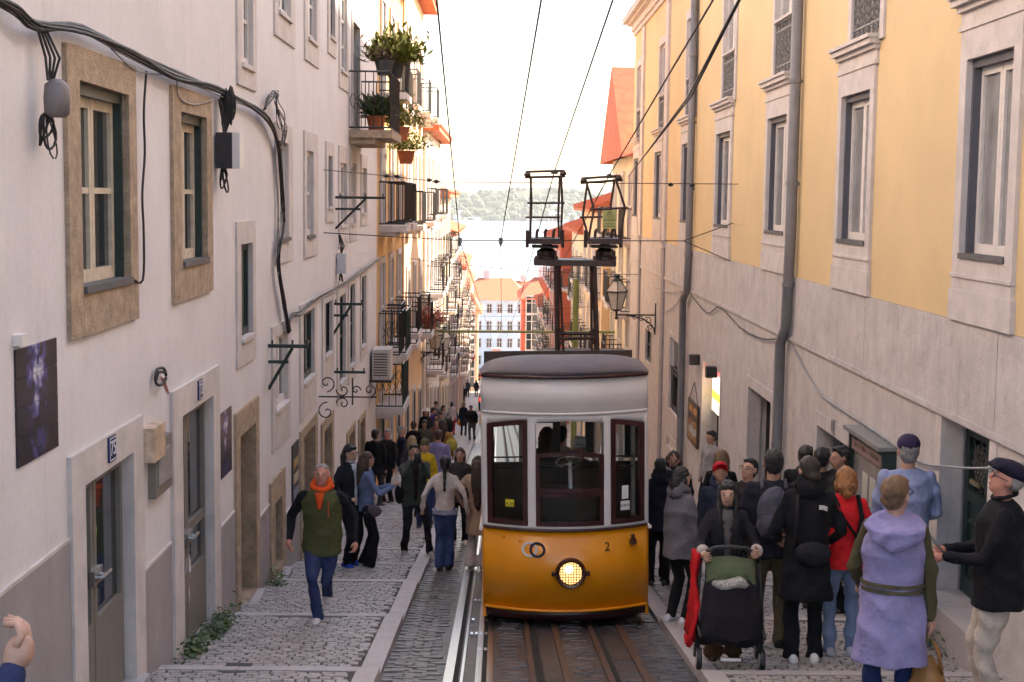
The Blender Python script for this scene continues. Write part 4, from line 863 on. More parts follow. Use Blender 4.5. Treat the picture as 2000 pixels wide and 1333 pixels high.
# green pole across the street and standing pole
b = MB(); b.tube([(XL, 46, at_y(860, 648, 46).z), (XR-.2, 46, at_y(1080, 648, 46).z)], .045, 6); b.build('cross_pole', M('green_pole', (.22, .26, .08), .6, .2, 5, 0), label='thin green pole spanning the street between the houses', cat='pole')
p = at_y(1123, 690, 40); b = MB(); b.tube([(p.x, 40, gz(40)), (p.x, 40, at_y(1123, 545, 40).z)], .085, 8); b.build('standing_pole', M('green_pole', (.22, .26, .08), .6, .2, 5, 0), label='upright green pole behind the tram mast', cat='pole')
# round signs
def disc_sign(px, py, Y, r, cols, label, name='round_sign', post=True):
    p = at_y(px, py, Y); t = empty(name, (p.x, Y, p.z-r), label, 'sign')
    b = MB(); b.lathe((p.x, Y, p.z), [(r, -.02), (r, .02)], 20, 'y'); b.build('disc', cols[0], t); b = MB(); b.box((p.x-r*.7, Y-.035, p.z-r*.16), (p.x+r*.7, Y-.022, p.z+r*.16)) if len(cols) > 1 else None
    if len(cols) > 1: b.build('bar', cols[1], t)
    if post: b = MB(); b.tube([(p.x, Y+.04, p.z+r), (p.x, Y+.04, gsurf(p.x, Y))], .03, 6); b.build('post', greyiron, t)
red_s = M('sign_red', (.55, .03, .03), .4, .05, 5, 0); wht = M('sign_white', (.75, .72, .7), .4, .05, 5, 0)
disc_sign(919, 697, 128, .42, (red_s, wht), 'red no entry disc with white bar on a post down the street'); disc_sign(847, 752, 76, .42, (wht, red_s), 'white round hanging sign with red top on the left houses', post=False); disc_sign(890, 702, 118, .4, (red_s,), 'plain red round sign beside a doorway far down the street', post=False)
p = at_y(870, 741, 88); b = MB(); b.box((p.x-.5, 87.9, p.z-.3), (p.x+.5, 88, p.z+.3)); b.build('hanging_sign', M('sign_orange', (.8, .32, .02), .5, .1, 5, 0), label='orange rectangular shop sign above the crowd on the left', cat='sign')
# far dark car
c0 = on_ground(945, 806); cy = c0.y; cx = c0.x+.55
car = empty('parked_car', (cx, cy, gz(cy)), 'black car with red tail lights seen from behind beside the tram', 'car')
blk = M('black_car_paint', (.012, .012, .014), .2, 0, 1, 0, coat=.6); z = gz(cy)
b = MB(); sec = [(-2, .35, .75), (-1.95, .3, 1.05), (-1.6, .28, 1.1), (-1.2, .28, 1.62), (.5, .28, 1.66), (1.3, .28, 1.08), (2.2, .3, .95), (2.3, .35, .7)]
for (yy, lo_, hi_) in sec: wd = .9 if hi_ < 1.2 else .78; b.v += [(cx-.92, cy+yy+2, z+lo_-.13*yy-.26), (cx+.92, cy+yy+2, z+lo_-.13*yy-.26), (cx+.92, cy+yy+2, z+min(hi_, 1.05)-.13*yy-.26), (cx+wd, cy+yy+2, z+hi_-.13*yy-.26), (cx-wd, cy+yy+2, z+hi_-.13*yy-.26), (cx-.92, cy+yy+2, z+min(hi_, 1.05)-.13*yy-.26)]
for i in range(len(sec)-1):
    for j in range(6): b.f.append((6*i+j, 6*i+(j+1) % 6, 6*i+6+(j+1) % 6, 6*i+6+j)); b.mi.append(0)
b.f += [tuple(range(6)), tuple(42+j for j in range(6))]; b.mi += [0, 0]; b.build('body', blk, car)
b = MB(); b.raw([(cx-.7, cy+.45, z+1.12), (cx+.7, cy+.45, z+1.12), (cx+.62, cy+.76, z+1.54), (cx-.62, cy+.76, z+1.54)], [(0, 1, 2, 3)]); b.build('rear_window', panel_, car)
for s_ in (-1, 1):
    b = MB(); b.box((cx+s_*.88, cy-.03, z+.75), (cx+s_*.66, cy+.05, z+.98)); b.build('tail_light', M('tail_red', (.6, .02, .02), .3, 0, 1, 0, emit=((1, .05, .03), .6)), car)
    for yy in (.6, 3.4): b = MB(); b.lathe((cx+s_*.8, cy+yy, z+.2-.13*(yy-2)), [(.33, -.1), (.33, .1)], 14, 'x'); b.build('wheel', blackiron, car)
b = MB(); b.box((cx-.26, cy-.02, z+.62), (cx+.26, cy+.02, z+.74)); b.build('number_plate', wht, car)
# haze over the whole place, river and far shore
hz = MB(); hz.box((-4200, -70, -50), (4200, 4000, 60)); hz = hz.build('haze', None or M('haze_air', (1, 1, 1)), kind='stuff')
hm = bpy.data.materials.new('haze_air_volume'); hm.use_nodes = True; hn = hm.node_tree; hn.nodes.remove(hn.nodes['Principled BSDF'])
pv = hn.nodes.new('ShaderNodeVolumePrincipled'); pv.inputs['Density'].default_value = .00007; pv.inputs['Color'].default_value = (.95, .96, 1, 1); pv.inputs['Anisotropy'].default_value = .35
hn.links.new(pv.outputs[0], hn.nodes['Material Output'].inputs['Volume']); hz.data.materials.clear(); hz.data.materials.append(hm)
# ================================================================== the tram
TX, TY, HW, BOW, TL = .705, 13.5, .80, .25, 7.6
GR = .145
tram = empty('tram', (TX, TY, gz(TY)), 'yellow and white funicular tram with maroon trim and glowing round headlight', 'tram')
tram.rotation_euler = (0, R(-1.2), 0)
t_white = M('tram_cream_paint', (.74, .68, .65), .35, .05, 2, .02, 30, coat=.3, streak=.06, objco=True)
t_yel = M('tram_yellow_paint', (.86, .29, .006), .33, .05, 2, .02, 30, coat=.35, dirt=((.42, .15, .01), .06, 3), objco=True)
t_mar = M('tram_maroon_paint', (.045, .008, .008), .35, .15, 4, .02, 30, coat=.3, objco=True)
t_roof = M('tram_roof_canvas', (.12, .10, .11), .6, .15, 3, .2, 60, objco=True)
t_in = M('tram_dark_wood', (.05, .03, .02), .5, .2, 8, .1)
tg = bpy.data.materials.new('tram_glass'); tg.use_nodes = True; T = tg.node_tree; T.nodes.remove(T.nodes['Principled BSDF'])
tr_ = T.nodes.new('ShaderNodeBsdfTransparent'); tr_.inputs[0].default_value = (.86, .9, .88, 1); gl_ = T.nodes.new('ShaderNodeBsdfGlossy'); gl_.inputs['Roughness'].default_value = .03
lw_ = T.nodes.new('ShaderNodeLayerWeight'); lw_.inputs[0].default_value = .25; mx = T.nodes.new('ShaderNodeMixShader'); T.links.new(lw_.outputs['Fresnel'], mx.inputs[0]); T.links.new(tr_.outputs[0], mx.inputs[1]); T.links.new(gl_.outputs[0], mx.inputs[2]); T.links.new(mx.outputs[0], T.nodes['Material Output'].inputs['Surface'])
def fy(x): return TY+BOW*((x)/HW)**2            # x from the tram's middle
zs = lambda y: -(y-389)/F*TY
Zk, Zo, Zm, Zsill, Zb, Zf = zs(1228), zs(1207), zs(1046), zs(1036), zs(809), zs(735)
wins_f = [(-.753, -.364), (-.29, .364), (.428, .768)]
def ztop(x):
    if -.364 <= x <= .41 and -.29 <= x: return zs(824)-.02*(x/.33)**2
    return zs(822)-.055*max(0, (abs(x)-.4)/.36)**1.5
xs = sorted({-HW, HW, *[v for q in wins_f for v in q], *[-.78+.04*i for i in range(40)]})
def front(rows, m, name, off=0., skipwin=False, thick=.04):
    b = MB()
    for i in range(len(xs)-1):
        x0, x1 = xs[i], xs[i+1]; xm = (x0+x1)/2
        for j in range(len(rows)-1):
            if skipwin and j == skipwin-1 and any(q[0] < xm < q[1] for q in wins_f): continue
            z = [(rows[j+e](x) if callable(rows[j+e]) else rows[j+e]) for e in (0, 1) for x in (x0, x1)]
            b.raw([(TX+x0, fy(x0)+off, z[0]), (TX+x1, fy(x1)+off, z[1]), (TX+x1, fy(x1)+off, z[3]), (TX+x0, fy(x0)+off, z[2])], [(0, 1, 2, 3)])
    bmx = b.build(name, m, tram, smooth=True, weld=True); md = bmx.modifiers.new('s', 'SOLIDIFY'); md.thickness = thick; md.offset = 0
    return bmx
body_y = front([Zo, Zm], t_yel, 'front_panel'); front([Zk, Zo-.004], t_mar, 'front_skirt', .03); front([Zm+.004, Zm+.022], t_mar, 'belt_line', -.03, thick=.03)
front([Zo-.012, Zo+.012], t_yel, 'bottom_bead', -.025, thick=.03)
body_w = front([Zm+.024, Zsill, ztop, Zb], t_white, 'window_wall', 0, 2); front([Zb, Zf], t_white, 'destination_panel'); front([Zb-.012, Zb+.012], t_white, 'front_bead', -.03, thick=.03); front([Zf-.02, Zf+.012], t_mar, 'roof_fascia', -.035, thick=.05)
# maroon window frames and glass
def wframe(x0, x1, z0, zt, t=.045, name='window_frame', off=-.005, gl=True):
    n = 9; X = [x0+(x1-x0)*i/n for i in range(n+1)]; b = MB()
    def bar(pa, pb): # quad strip between two lists of (x,z)
        k = len(pa)
        for i in range(k-1):
            q = [pa[i], pa[i+1], pb[i+1], pb[i]]; b.raw([(TX+x, fy(x)+off, z) for x, z in q], [(0, 1, 2, 3)])
    bar([(x, zt(x)) for x in X], [(x, zt(x)-t) for x in X]); bar([(x, z0) for x in X], [(x, z0+t) for x in X])
    for (a, c) in ((x0, x0+t), (x1-t, x1)): bar([(a, z0), (a, zt(a))], [(c, z0), (c, zt(c))])
    o = b.build(name, t_mar, tram); md = o.modifiers.new('s', 'SOLIDIFY'); md.thickness = .05; md.offset = 0
    if gl:
        g = MB()
        for a, c in zip(X, X[1:]): g.raw([(TX+a, fy(a)+off, z0+t*.5), (TX+c, fy(c)+off, z0+t*.5), (TX+c, fy(c)+off, zt(c)-t*.5), (TX+a, fy(a)+off, zt(a)-t*.5)], [(0, 1, 2, 3)])
        g.build('window_pane', tg, o)
    return o
wf1 = wframe(-.75, -.367, Zsill+.005, lambda x: ztop(x)-.004); wf3 = wframe(.431, .765, Zsill+.005, lambda x: ztop(x)-.004)
zmid = zs(968)
wframe(-.287, .361, Zsill+.005, lambda x: zmid, .04); wframe(-.287, .361, zmid+.004, lambda x: zs(890)+.02-.03*(x/.33)**2, .035)
# sides with window openings, following the incline
for s_ in (-1, 1):
    y0 = TY+BOW; sl = lambda y: -GR*(y-TY); b = MB(); bw_ = MB(); wp = 5; L0 = y0; L1 = TY+TL
    pw = (L1-L0)/wp
    X = TX+s_*HW
    def q(bb, ya, yb, za, zb): bb.raw([(X, ya, za+sl(ya)), (X, yb, za+sl(yb)), (X, yb, zb+sl(yb)), (X, ya, zb+sl(ya))], [(0, 1, 2, 3)])
    q(b, L0, L1, Zk+.02, Zm)
    zt_ = zs(840)
    q(bw_, L0, L1, Zm, Zsill); q(bw_, L0, L1, zt_, Zf)
    for k in range(wp): q(bw_, L0+pw*k, L0+pw*k+.13, Zsill, zt_); q(bw_, L0+pw*(k+1)-.13, L0+pw*(k+1), Zsill, zt_)
    for bb, mm, nn in ((b, t_yel, 'side_panel'), (bw_, t_white, 'side_window_wall')):
        o = bb.build(nn, mm, tram); md = o.modifiers.new('s', 'SOLIDIFY'); md.thickness = .04; md.offset = 0
    for k in range(wp):
        g = MB(); q(g, L0+pw*k+.12, L0+pw*(k+1)-.12, Zsill, zt_); g.build('side_pane', tg, tram)
    b = MB(); b.tube([(X+s_*.03, L0-.05, Zsill-.02+sl(L0)), (X+s_*.03, L1, Zsill-.02+sl(L1))], .02, 5); b.build('side_rail', t_white, tram)
b = MB(); y1 = TY+TL; z_ = -GR*TL
for (x0, x1, z0, z1) in ((-HW, HW, Zk, Zsill), (-HW, HW, zs(830), Zf), (-HW, -.74, Zsill, zs(830)), (-.36, -.28, Zsill, zs(830)), (.28, .36, Zsill, zs(830)), (.74, HW, Zsill, zs(830))): b.box((TX+x0, y1, z0+z_), (TX+x1, y1+.04, z1+z_))
b.build('rear_wall', t_white, tram)
b = MB(); ym = TY+1.75; z_ = -GR*1.75              # driver's partition
for (x0, x1, z0, z1) in ((-HW, HW, Zk, zs(985)), (-HW, HW, zs(822), Zf), (-.78, -.7, zs(985), zs(822)), (-.06, .02, zs(985), zs(822)), (.3, .38, zs(985), zs(822)), (.72, .78, zs(985), zs(822)), (-.7, -.06, zs(905), zs(893))): b.box((TX+x0, ym, z0+.1), (TX+x1, ym+.04, z1+.06))
b.build('cab_partition', t_in, tram)
b = MB(); b.raw([(TX-HW, TY+.3, Zk+.16), (TX+HW, TY+.3, Zk+.16), (TX+HW, TY+TL, Zk+.16-GR*TL), (TX-HW, TY+TL, Zk+.16-GR*TL)], [(0, 1, 2, 3)]); b.build('tram_floor', t_in, tram)
for s_ in (-1, 1): b = MB(); b.box((TX+s_*.78, TY+2, Zk+.5), (TX+s_*.42, TY+2+5, Zk+.56), Matrix.Rotation(-math.atan(GR), 3, 'X'), (TX, TY+2, Zk+.5)); b.build('bench', t_in, tram)
b = MB(); b.box((TX-.25, TY+.32, Zk+.2), (TX+.3, TY+.6, zs(975))); b.build('control_desk', t_in, tram)
c = Vector((TX+.06, TY+.5, zs(927))); rt = Matrix.Rotation(R(-38), 3, 'X'); b = MB()
b.tube([c+rt @ Vector((.13*math.cos(k*.314), .13*math.sin(k*.314), 0)) for k in range(21)], .011, 6); 
for k in range(3): b.tube([c, c+rt @ Vector((.13*math.cos(k*2.09+.5), .13*math.sin(k*2.09+.5), 0))], .009, 5)
b.tube([c, c+rt @ Vector((0, 0, -.3))], .02, 6); b.build('brake_wheel', M('bright_steel', (.6, .6, .6), .25, .1, 9, 0, metal=1), tram)
b = MB()
for z in (zs(940), zs(962)): b.tube([(TX-.76, TY+1.2, z), (TX+.76, TY+1.2, z)], .009, 5)
b.build('inner_rail', M('bright_steel', (.6, .6, .6), .25, .1, 9, 0, metal=1), tram)
# roof: rounded canvas dome following the incline
b = MB(); nx_, NY = 24, [0, .015, .04, .08, .14, .22, .35, .6, 1.2, 2.5, 4, 5.5, 7, TL+.05]
for yy in NY:
    e = min(1, (yy/.5)) ; e = math.sqrt(max(0, 1-(1-e)**2))
    for i in range(nx_+1):
        a = -1+2*i/nx_; x = a*(HW+.03); dome = (1-abs(a)**3.2)**.55
        ybase = TY-.05+BOW*a*a+yy if yy < .6 else TY-.05+yy+BOW*a*a*max(0, 1-(yy-.6)/2)
        b.v.append((TX+x, ybase, Zf+.012+.175*dome*(.04+.96*e)-GR*max(0, yy-.35)))
k = nx_+1
b.f = [(j*k+i, j*k+i+1, (j+1)*k+i+1, (j+1)*k+i) for j in range(len(NY)-1) for i in range(nx_)]
b.f.append(tuple(range(k))); b.mi = [0]*len(b.f); b.build('roof', t_roof, tram, smooth=True)
# headlight, emblem, number, horn, rivets
def onf(px, py, off=-.03):
    x = (px-1117)/F*TY; return Vector((TX+x, fy(x)+off, zs(py))), math.atan(2*BOW*x/HW**2)
p, a = onf(1125, 1129); hl = MB(); hl.lathe((p.x, p.y+.03, p.z), [(.15, .0), (.15, .06), (.135, .09), (.118, .085), (.118, .04)], 28, 'y'); hl = hl.build('headlight', t_mar, tram, smooth=False)
b = MB(); b.lathe((p.x, p.y+.02, p.z), [(.12, 0), (.11, .03), (.07, .05), (.02, .058)], 24, 'y'); b.build('lens', M('lit_lens', (.8, .6, .35), .2, .3, 25, 0, emit=((1, .62, .25), .55)), hl, smooth=True)
b = MB(); b.lathe((p.x-.02, p.y-.035, p.z+.045), [(.04, 0), (.03, .012), (.01, .018)], 14, 'y'); b.build('bulb', M('bulb_glow', (1, .9, .7), .3, 0, 1, 0, emit=((1, .85, .55), 3.)), hl)
b = MB()
for k in range(-4, 5):
    d = k*.026; h = math.sqrt(max(0, .118**2-d*d)); b.tube([(p.x+d, p.y-.06, p.z-h), (p.x+d, p.y-.06, p.z+h)], .0032, 4); b.tube([(p.x-h, p.y-.062, p.z+d), (p.x+h, p.y-.062, p.z+d)], .0032, 4)
b.build('guard_grid', t_mar, hl)
for s_ in (-1, 1): b = MB(); b.box((p.x+s_*.14, p.y-.05, p.z-.018), (p.x+s_*.185, p.y+.0, p.z+.018)); b.build('headlight_lug', t_mar, hl)
def ring(px, py, r, th, m, off):
    p, a = onf(px, py); b = MB(); n = 30
    for k in range(n+1):
        g = 2*math.pi*k/n
        for rr in (r-th, r):
            x = p.x+rr*math.cos(g); b.v.append((x, fy(x-TX)+off, p.z+rr*math.sin(g)))
    for k in range(n): b.f.append((2*k, 2*k+1, 2*k+3, 2*k+2)); b.mi.append(0)
    o = b.build('emblem_ring', m, tram); md = o.modifiers.new('s', 'SOLIDIFY'); md.thickness = .004
ring(1043.5, 1083, .077, .022, white_l, -.026); ring(1059, 1083, .077, .022, M('navy_emblem', (.02, .015, .06), .4, 0, 1, 0), -.030)
p, a = onf(1199, 1080); text_obj('2', .125, M('black_number', (.02, .015, .015), .4, 0, 1, 0), tram, p+Vector((0, .003, 0)), (R(90), 0, a), 'car_number')
p, a = onf(1252, 1074); b = MB(); b.lathe(p, [(.035, -.05), (.04, 0), (.03, .05), (.02, .07)], 10, 'y'); b.tube([p, p+Vector((0, .0, .07))], .02, 6); b.build('lamp_socket', t_mar, tram)
for px, py in ((993, 1061), (1024, 1067)): p, a = onf(px, py); b = MB(); b.lathe(p+Vector((0, .01, 0)), [(.014, 0), (.01, .008)], 8, 'y'); b.build('rivet', t_yel, tram)
def sticker(px, py, w_, h_, m, txt, ts, dz=0, nm='price_sticker'):
    p, a = onf(px, py, -.025); b = MB(); b.box((p.x-w_/2, p.y-.002, p.z-h_/2), (p.x+w_/2, p.y+.002, p.z+h_/2), Matrix.Rotation(a, 3, 'Z')); o = b.build(nm, m, tram)
    if txt: text_obj(txt, ts, M('black_number', (.02, .015, .015), .4, 0, 1, 0), o, p+Vector((0, -.005, dz)), (R(90), 0, a), 'price_lettering')
sticker(1005, 991, .09, .068, M('sticker_yellow', (.7, .6, .03), .5, 0, 1, 0), '4.20', .048, -.008); sticker(1236, 999, .1, .09, white_l, '4.20 €', .036, 0); sticker(1236, 972, .07, .13, white_l, None, .03, 0, 'paper_notice')
# under the car
b = MB(); b.box((TX-.7, TY+.35, gz(TY)+.02), (TX+.7, TY+6.5, gz(TY)+.12), Matrix.Rotation(-math.atan(GR), 3, 'X'), (TX, TY+.35, gz(TY)+.02)); b.build('underframe', M('dark_underframe', (.015, .013, .013), .8, .2, 5, 0), tram)
# mast and two bow collectors on the roof
mast = empty('collector_mast', tuple(at_y(1128, 695, 15.6)), 'rusty brown iron mast on the tram roof carrying two wire collector frames', 'tram mast')
iron = M('brown_painted_iron', (.045, .022, .018), .5, .3, 12, .2)
Pm = lambda x, y, Y=15.6: at_y(x, y, Y)
for Y in (15.4, 15.8):
    b = MB()
    for xa, ya, xb, yb in ((1087, 515, 1089, 692), (1160, 515, 1166, 692)):
        A, B = Pm(xa, ya, Y), Pm(xb, yb, Y); b.tube([A, B], .03, 4)
        b.tube([Pm(xa+(6 if xa < 1100 else -6), ya+8, Y), Pm(xb+(12 if xa < 1100 else -10), yb, Y)], .014, 4)
    for ya in (652, 661): b.tube([Pm(1089, ya, Y), Pm(1165, ya, Y)], .018, 4)
    for x0, y0_, x1, y1_ in ((1089, 640, 1104, 652), (1165, 640, 1150, 652), (1090, 675, 1106, 661), (1166, 675, 1150, 661), (1087, 530, 1097, 516), (1161, 530, 1150, 516)): b.tube([Pm(x0, y0_, Y), Pm(x1, y1_, Y)], .016, 4)
    b.build('mast_frame', iron, mast)
b = MB(); p0, p1 = Pm(1043, 512), Pm(1200, 512); b.box((p0.x, 15.35, p0.z-.03), (p1.x, 15.85, p0.z+.035)); b.build('cross_beam', iron, mast)
b = MB(); p0, p1 = Pm(1062, 692), Pm(1200, 692); b.box((p0.x, 15.2, p0.z-.12), (p1.x, 16.0, p0.z+.03)); b.build('roof_plank', M('dark_plank', (.07, .045, .035), .8, .3, 9, .3), mast)
for xc in (1067, 1181):
    t = MB(); c = Pm(xc, 508); t.lathe(c, [(.13, 0), (.13, .04), (.075, .05), (.075, .09), (.105, .1), (.06, .13), (.05, .22), (.09, .23), (.09, .25)], 10); t.build('insulator', iron, mast)
    for k in (-1, 1): b = MB(); b.tube([c+Vector((k*.09, -.1, -.01)), c+Vector((k*.09, -.1, .1))], .02, 6); b.build('insulator_bolt', iron, mast)
def collector(pts_front, pts_back, bars, top, base, extra, nm):
    b = MB(); Yf, Yb = 15.35, 15.85
    for P_, Y in ((pts_front, Yf), (pts_back, Yb)):
        for line in P_: b.tube([Pm(x, y, Y) for x, y in line], .014, 5)
    for (x0, y0_, x1, y1_, Y) in bars: b.tube([Pm(x0, y0_, Y), Pm(x1, y1_, Y)], .012, 5)
    for x0, y0_, x1, y1_ in top: b.tube([Pm(x0, y0_, 15.6), Pm(x1, y1_, 15.6)], .016, 6)
    for x, y in extra: c = Pm(x, y, 15.6); b.lathe(c-Vector((0, 0, .02)), [(.035, 0), (.04, .02), (.02, .05)], 8)
    x0, x1, y = base; p0, p1 = Pm(x0, y), Pm(x1, y); b.box((p0.x, 15.3, p0.z-.03), (p1.x, 15.9, p0.z+.03)); b.box((p0.x+.04, 15.4, p0.z-.075), (p1.x-.04, 15.8, p0.z-.05))
    for k in range(3):
        xk = x0+(x1-x0)*(.25+.25*k); b.tube([Pm(xk, y-4), Pm(xk+1, y-18), Pm(xk+4, y-22)], .018, 5)
    for xk in (x0-2, x1+2): b.tube([Pm(xk, y+14, 15.35), Pm(xk, y-20, 15.35)], .02, 5)
    return b.build(nm, iron, mast)
collector([[(1036, 345), (1038, 397), (1034, 475)], [(1096, 343), (1098, 397), (1095, 472)]], [[(1037, 345), (1036, 420), (1036, 472)], [(1093, 343), (1090, 425), (1092, 470)]], [(1030, 397, 1103, 397, 15.35), (1027, 425, 1094, 425, 15.85)],
  [(1027, 336, 1103, 334), (1025, 347, 1104, 345)], (1032, 1097, 470), [(1030, 341), (1100, 339), (1083, 337)], 'wire_collector')
collector([[(1145, 355), (1160, 409), (1148, 472)], [(1203, 352), (1221, 407), (1208, 472)]], [[(1147, 355), (1138, 425), (1152, 472)], [(1200, 352), (1192, 407), (1204, 470)]], [(1152, 410, 1226, 406, 15.35), (1132, 425, 1180, 424, 15.85)],
  [(1135, 349, 1212, 344), (1134, 358, 1216, 352)], (1146, 1211, 470), [(1140, 353), (1208, 348), (1190, 345)], 'wire_collector')
p0, p1 = Pm(1177, 411, 15.3), Pm(1203, 447, 15.3); sg = MB(); sg.box((p0.x, 15.29, p1.z), (p1.x, 15.3, p0.z)); sg = sg.build('warning_sign', M('warning_yellow', (.42, .40, .14), .5, .1, 5, 0), mast)
b = MB(); cx_, w2 = (p0.x+p1.x)/2, (p1.x-p0.x)*.42; zt_, zb_ = p0.z-.012, p0.z-.105
b.tube([(cx_, 15.285, zt_), (cx_-w2, 15.285, zb_), (cx_+w2, 15.285, zb_), (cx_, 15.285, zt_)], .004, 4); b.tube([(cx_+.008, 15.285, zt_-.028), (cx_-.012, 15.285, zt_-.058), (cx_+.012, 15.285, zt_-.055), (cx_-.004, 15.285, zb_+.012)], .003, 4); b.build('warning_triangle', blackiron, sg)
b = MB(); rs = random.Random(2)                     # two blurred lines of print
for z_, wl_ in ((p1.z+.05, .6), (p1.z+.025, .85)):
    x_ = cx_-w2*wl_
    while x_ < cx_+w2*wl_: q_ = rs.uniform(.004, .014); b.box((x_, 15.286, z_-.004), (x_+q_, 15.289, z_+.004)); x_ += q_+.004
b.build('warning_print', blackiron, sg, kind='stuff')
# ------------------------------------------------------------------ overhead wires
def line(name, pts, r, label, m=cable_m, cat='wire', group=None, sag=0.):
    q = [Vector(p) for p in pts]; out = []
    for a, c in zip(q, q[1:]):
        for k in range(8): f = k/8; out.append(a+(c-a)*f-Vector((0, 0, sag*4*f*(1-f))))
    out.append(q[-1]); b = MB(); b.tube(out, r, 5); return b.build(name, m, label=label, cat=cat, group=group)
for X0, (x0, x1, yb) in zip((-.45, .15), ((853, 898, 470), (1057, 978, 470))):
    a, c = at_y(x0, 0, 8.5), at_y(x1, yb, 22.8); d = c-a
    line('trolley_wire', [a-d*.5, a, c, (X0, 60, gz(60)+4.9), (X0, 130, gz(130)+5)], .007, 'thin trolley wire over the bare track on the side of the white house' if X0 < 0 else 'thin trolley wire over the bare track on the side of the tram', group='trolley wires over the left track')
for X0, (x0, x1, yb) in zip((.6, 1.2), ((1197, 1083, 335), (1393, 1190, 343))):
    a, c = at_y(x0, 0, 8.5), at_y(x1, yb, 15.6); d = c-a
    line('trolley_wire', [a-d*.5, a, c, (X0, 40, gz(40)+4.8), (X0, 120, gz(120)+5)], .007, 'thin trolley wire touching the square collector frame on the tram mast' if X0 < 1 else 'thin trolley wire touching the collector frame that carries the warning sign', group='trolley wires over the tram')
for k in range(3): line('twisted_cable', [at_y(1500, -90, 9)+Vector((0, 0, .02*k)), at_y(1443+2*k, 0, 11), at_y(1345, 180, 16)+Vector((.03*k, 0, -.05)), at_y(1262+k, 300, 26), RW.p(44, at_y(1224, 346, 44).z, .05)], .011, 'dark upper strand of the cable pair looping down to the yellow house' if k else 'dark lower strand of the cable pair looping down to the yellow house', group='twisted cables to the yellow house') if k < 2 else None
Ls = LW.uv(632, 455); 
line('span_wire', [LW.p(*Ls, 0), at_y(898, 470, 22.8), at_y(978, 470, 22.8), at_y(1335, 471, 23.5)], .008, 'taut span wire crossing the street with two wire clamps')
for e in ((1432, 436), (1428, 511)): line('span_bridle', [at_y(1335, 471, 23.5), RW.p(*RW.uv(*e), 0)], .008, 'short wire from the span wire up to a hook on the yellow house' if e[1] < 450 else 'short wire from the span wire down to a hook on the yellow house', group='bridle wires on the yellow house')
for x in (898, 978):
    p = at_y(x, 470, 22.8); b = MB(); b.box(p-Vector((.035, .05, .045)), p+Vector((.035, .05, .045))); b.lathe(p-Vector((0, 0, .1)), [(.01, 0), (.03, .06)], 6); b.build('wire_clamp', greyiron, label='grey clamp holding a trolley wire to the span wire', cat='clamp', group='clamps on the span wire')
line('span_wire', [LW.p(*LW.uv(632, 332), 0), at_y(745, 343, 23), at_y(862, 356, 23), RW.p(*RW.uv(1442, 360), 0)], .007, 'upper span wire with dark insulators crossing high over the street')
for x, y, in ((755, 345), (775, 346), (838, 353), (852, 356), (1352, 363), (1310, 362)):
    p = at_y(x, y-1, 23); b = MB(); b.lathe(p-Vector((0, 0, .03)), [(.02, 0), (.045, .02), (.045, .04), (.02, .06)], 8); b.build('wire_insulator', blackiron, label='small dark insulator strung on the upper span wire', cat='insulator', group='insulators on the upper span wire')
for (Y, zl_, zr_) in ((40, 505, 535), (58, 605, 598), (70, 615, 612), (90, 636, 632)): line('span_wire', [(XL+.05, Y, at_y(800, zl_, Y).z), (XR-.05, Y, at_y(1100, zr_, Y).z)], .008, 'distant thin span wire across the lower street', group='distant span wires', sag=.1)
# ================================================================== people
TS = bpy.data.scenes.new('workshop'); TV = TS.view_layers[0]
def ell(b, c, r, rot=None, n=12, m=8):
    V = []; c = Vector(c)
    for i in range(m+1):
        t = math.pi*i/m
        for j in range(n):
            g = 2*math.pi*j/n; q = Vector((r[0]*math.sin(t)*math.cos(g), r[1]*math.sin(t)*math.sin(g), r[2]*math.cos(t)))
            V.append(c+(rot @ q if rot is not None else q))
    b.raw(V, [(i*n+j, (i+1)*n+j, (i+1)*n+(j+1) % n, i*n+(j+1) % n) for i in range(m) for j in range(n)])
def limb(b, pts, rs, n=10):
    b.tube(pts, list(rs), n)
    for p, r in ((pts[0], rs[0]), (pts[-1], rs[-1])): ell(b, p, (r*.98,)*3, n=n, m=6)
def loft(b, rings, n=18):
    """rings: (centre, x axis, y axis) elliptical sections"""
    V = []
    for c, ax, ay in rings:
        for j in range(n): g = 2*math.pi*j/n; V.append(Vector(c)+ax*math.cos(g)+ay*math.sin(g))
    k = len(rings); b.raw(V, [(i*n+j, i*n+(j+1) % n, (i+1)*n+(j+1) % n, (i+1)*n+j) for i in range(k-1) for j in range(n)]+[tuple(range(n))[::-1], tuple((k-1)*n+j for j in range(n))])
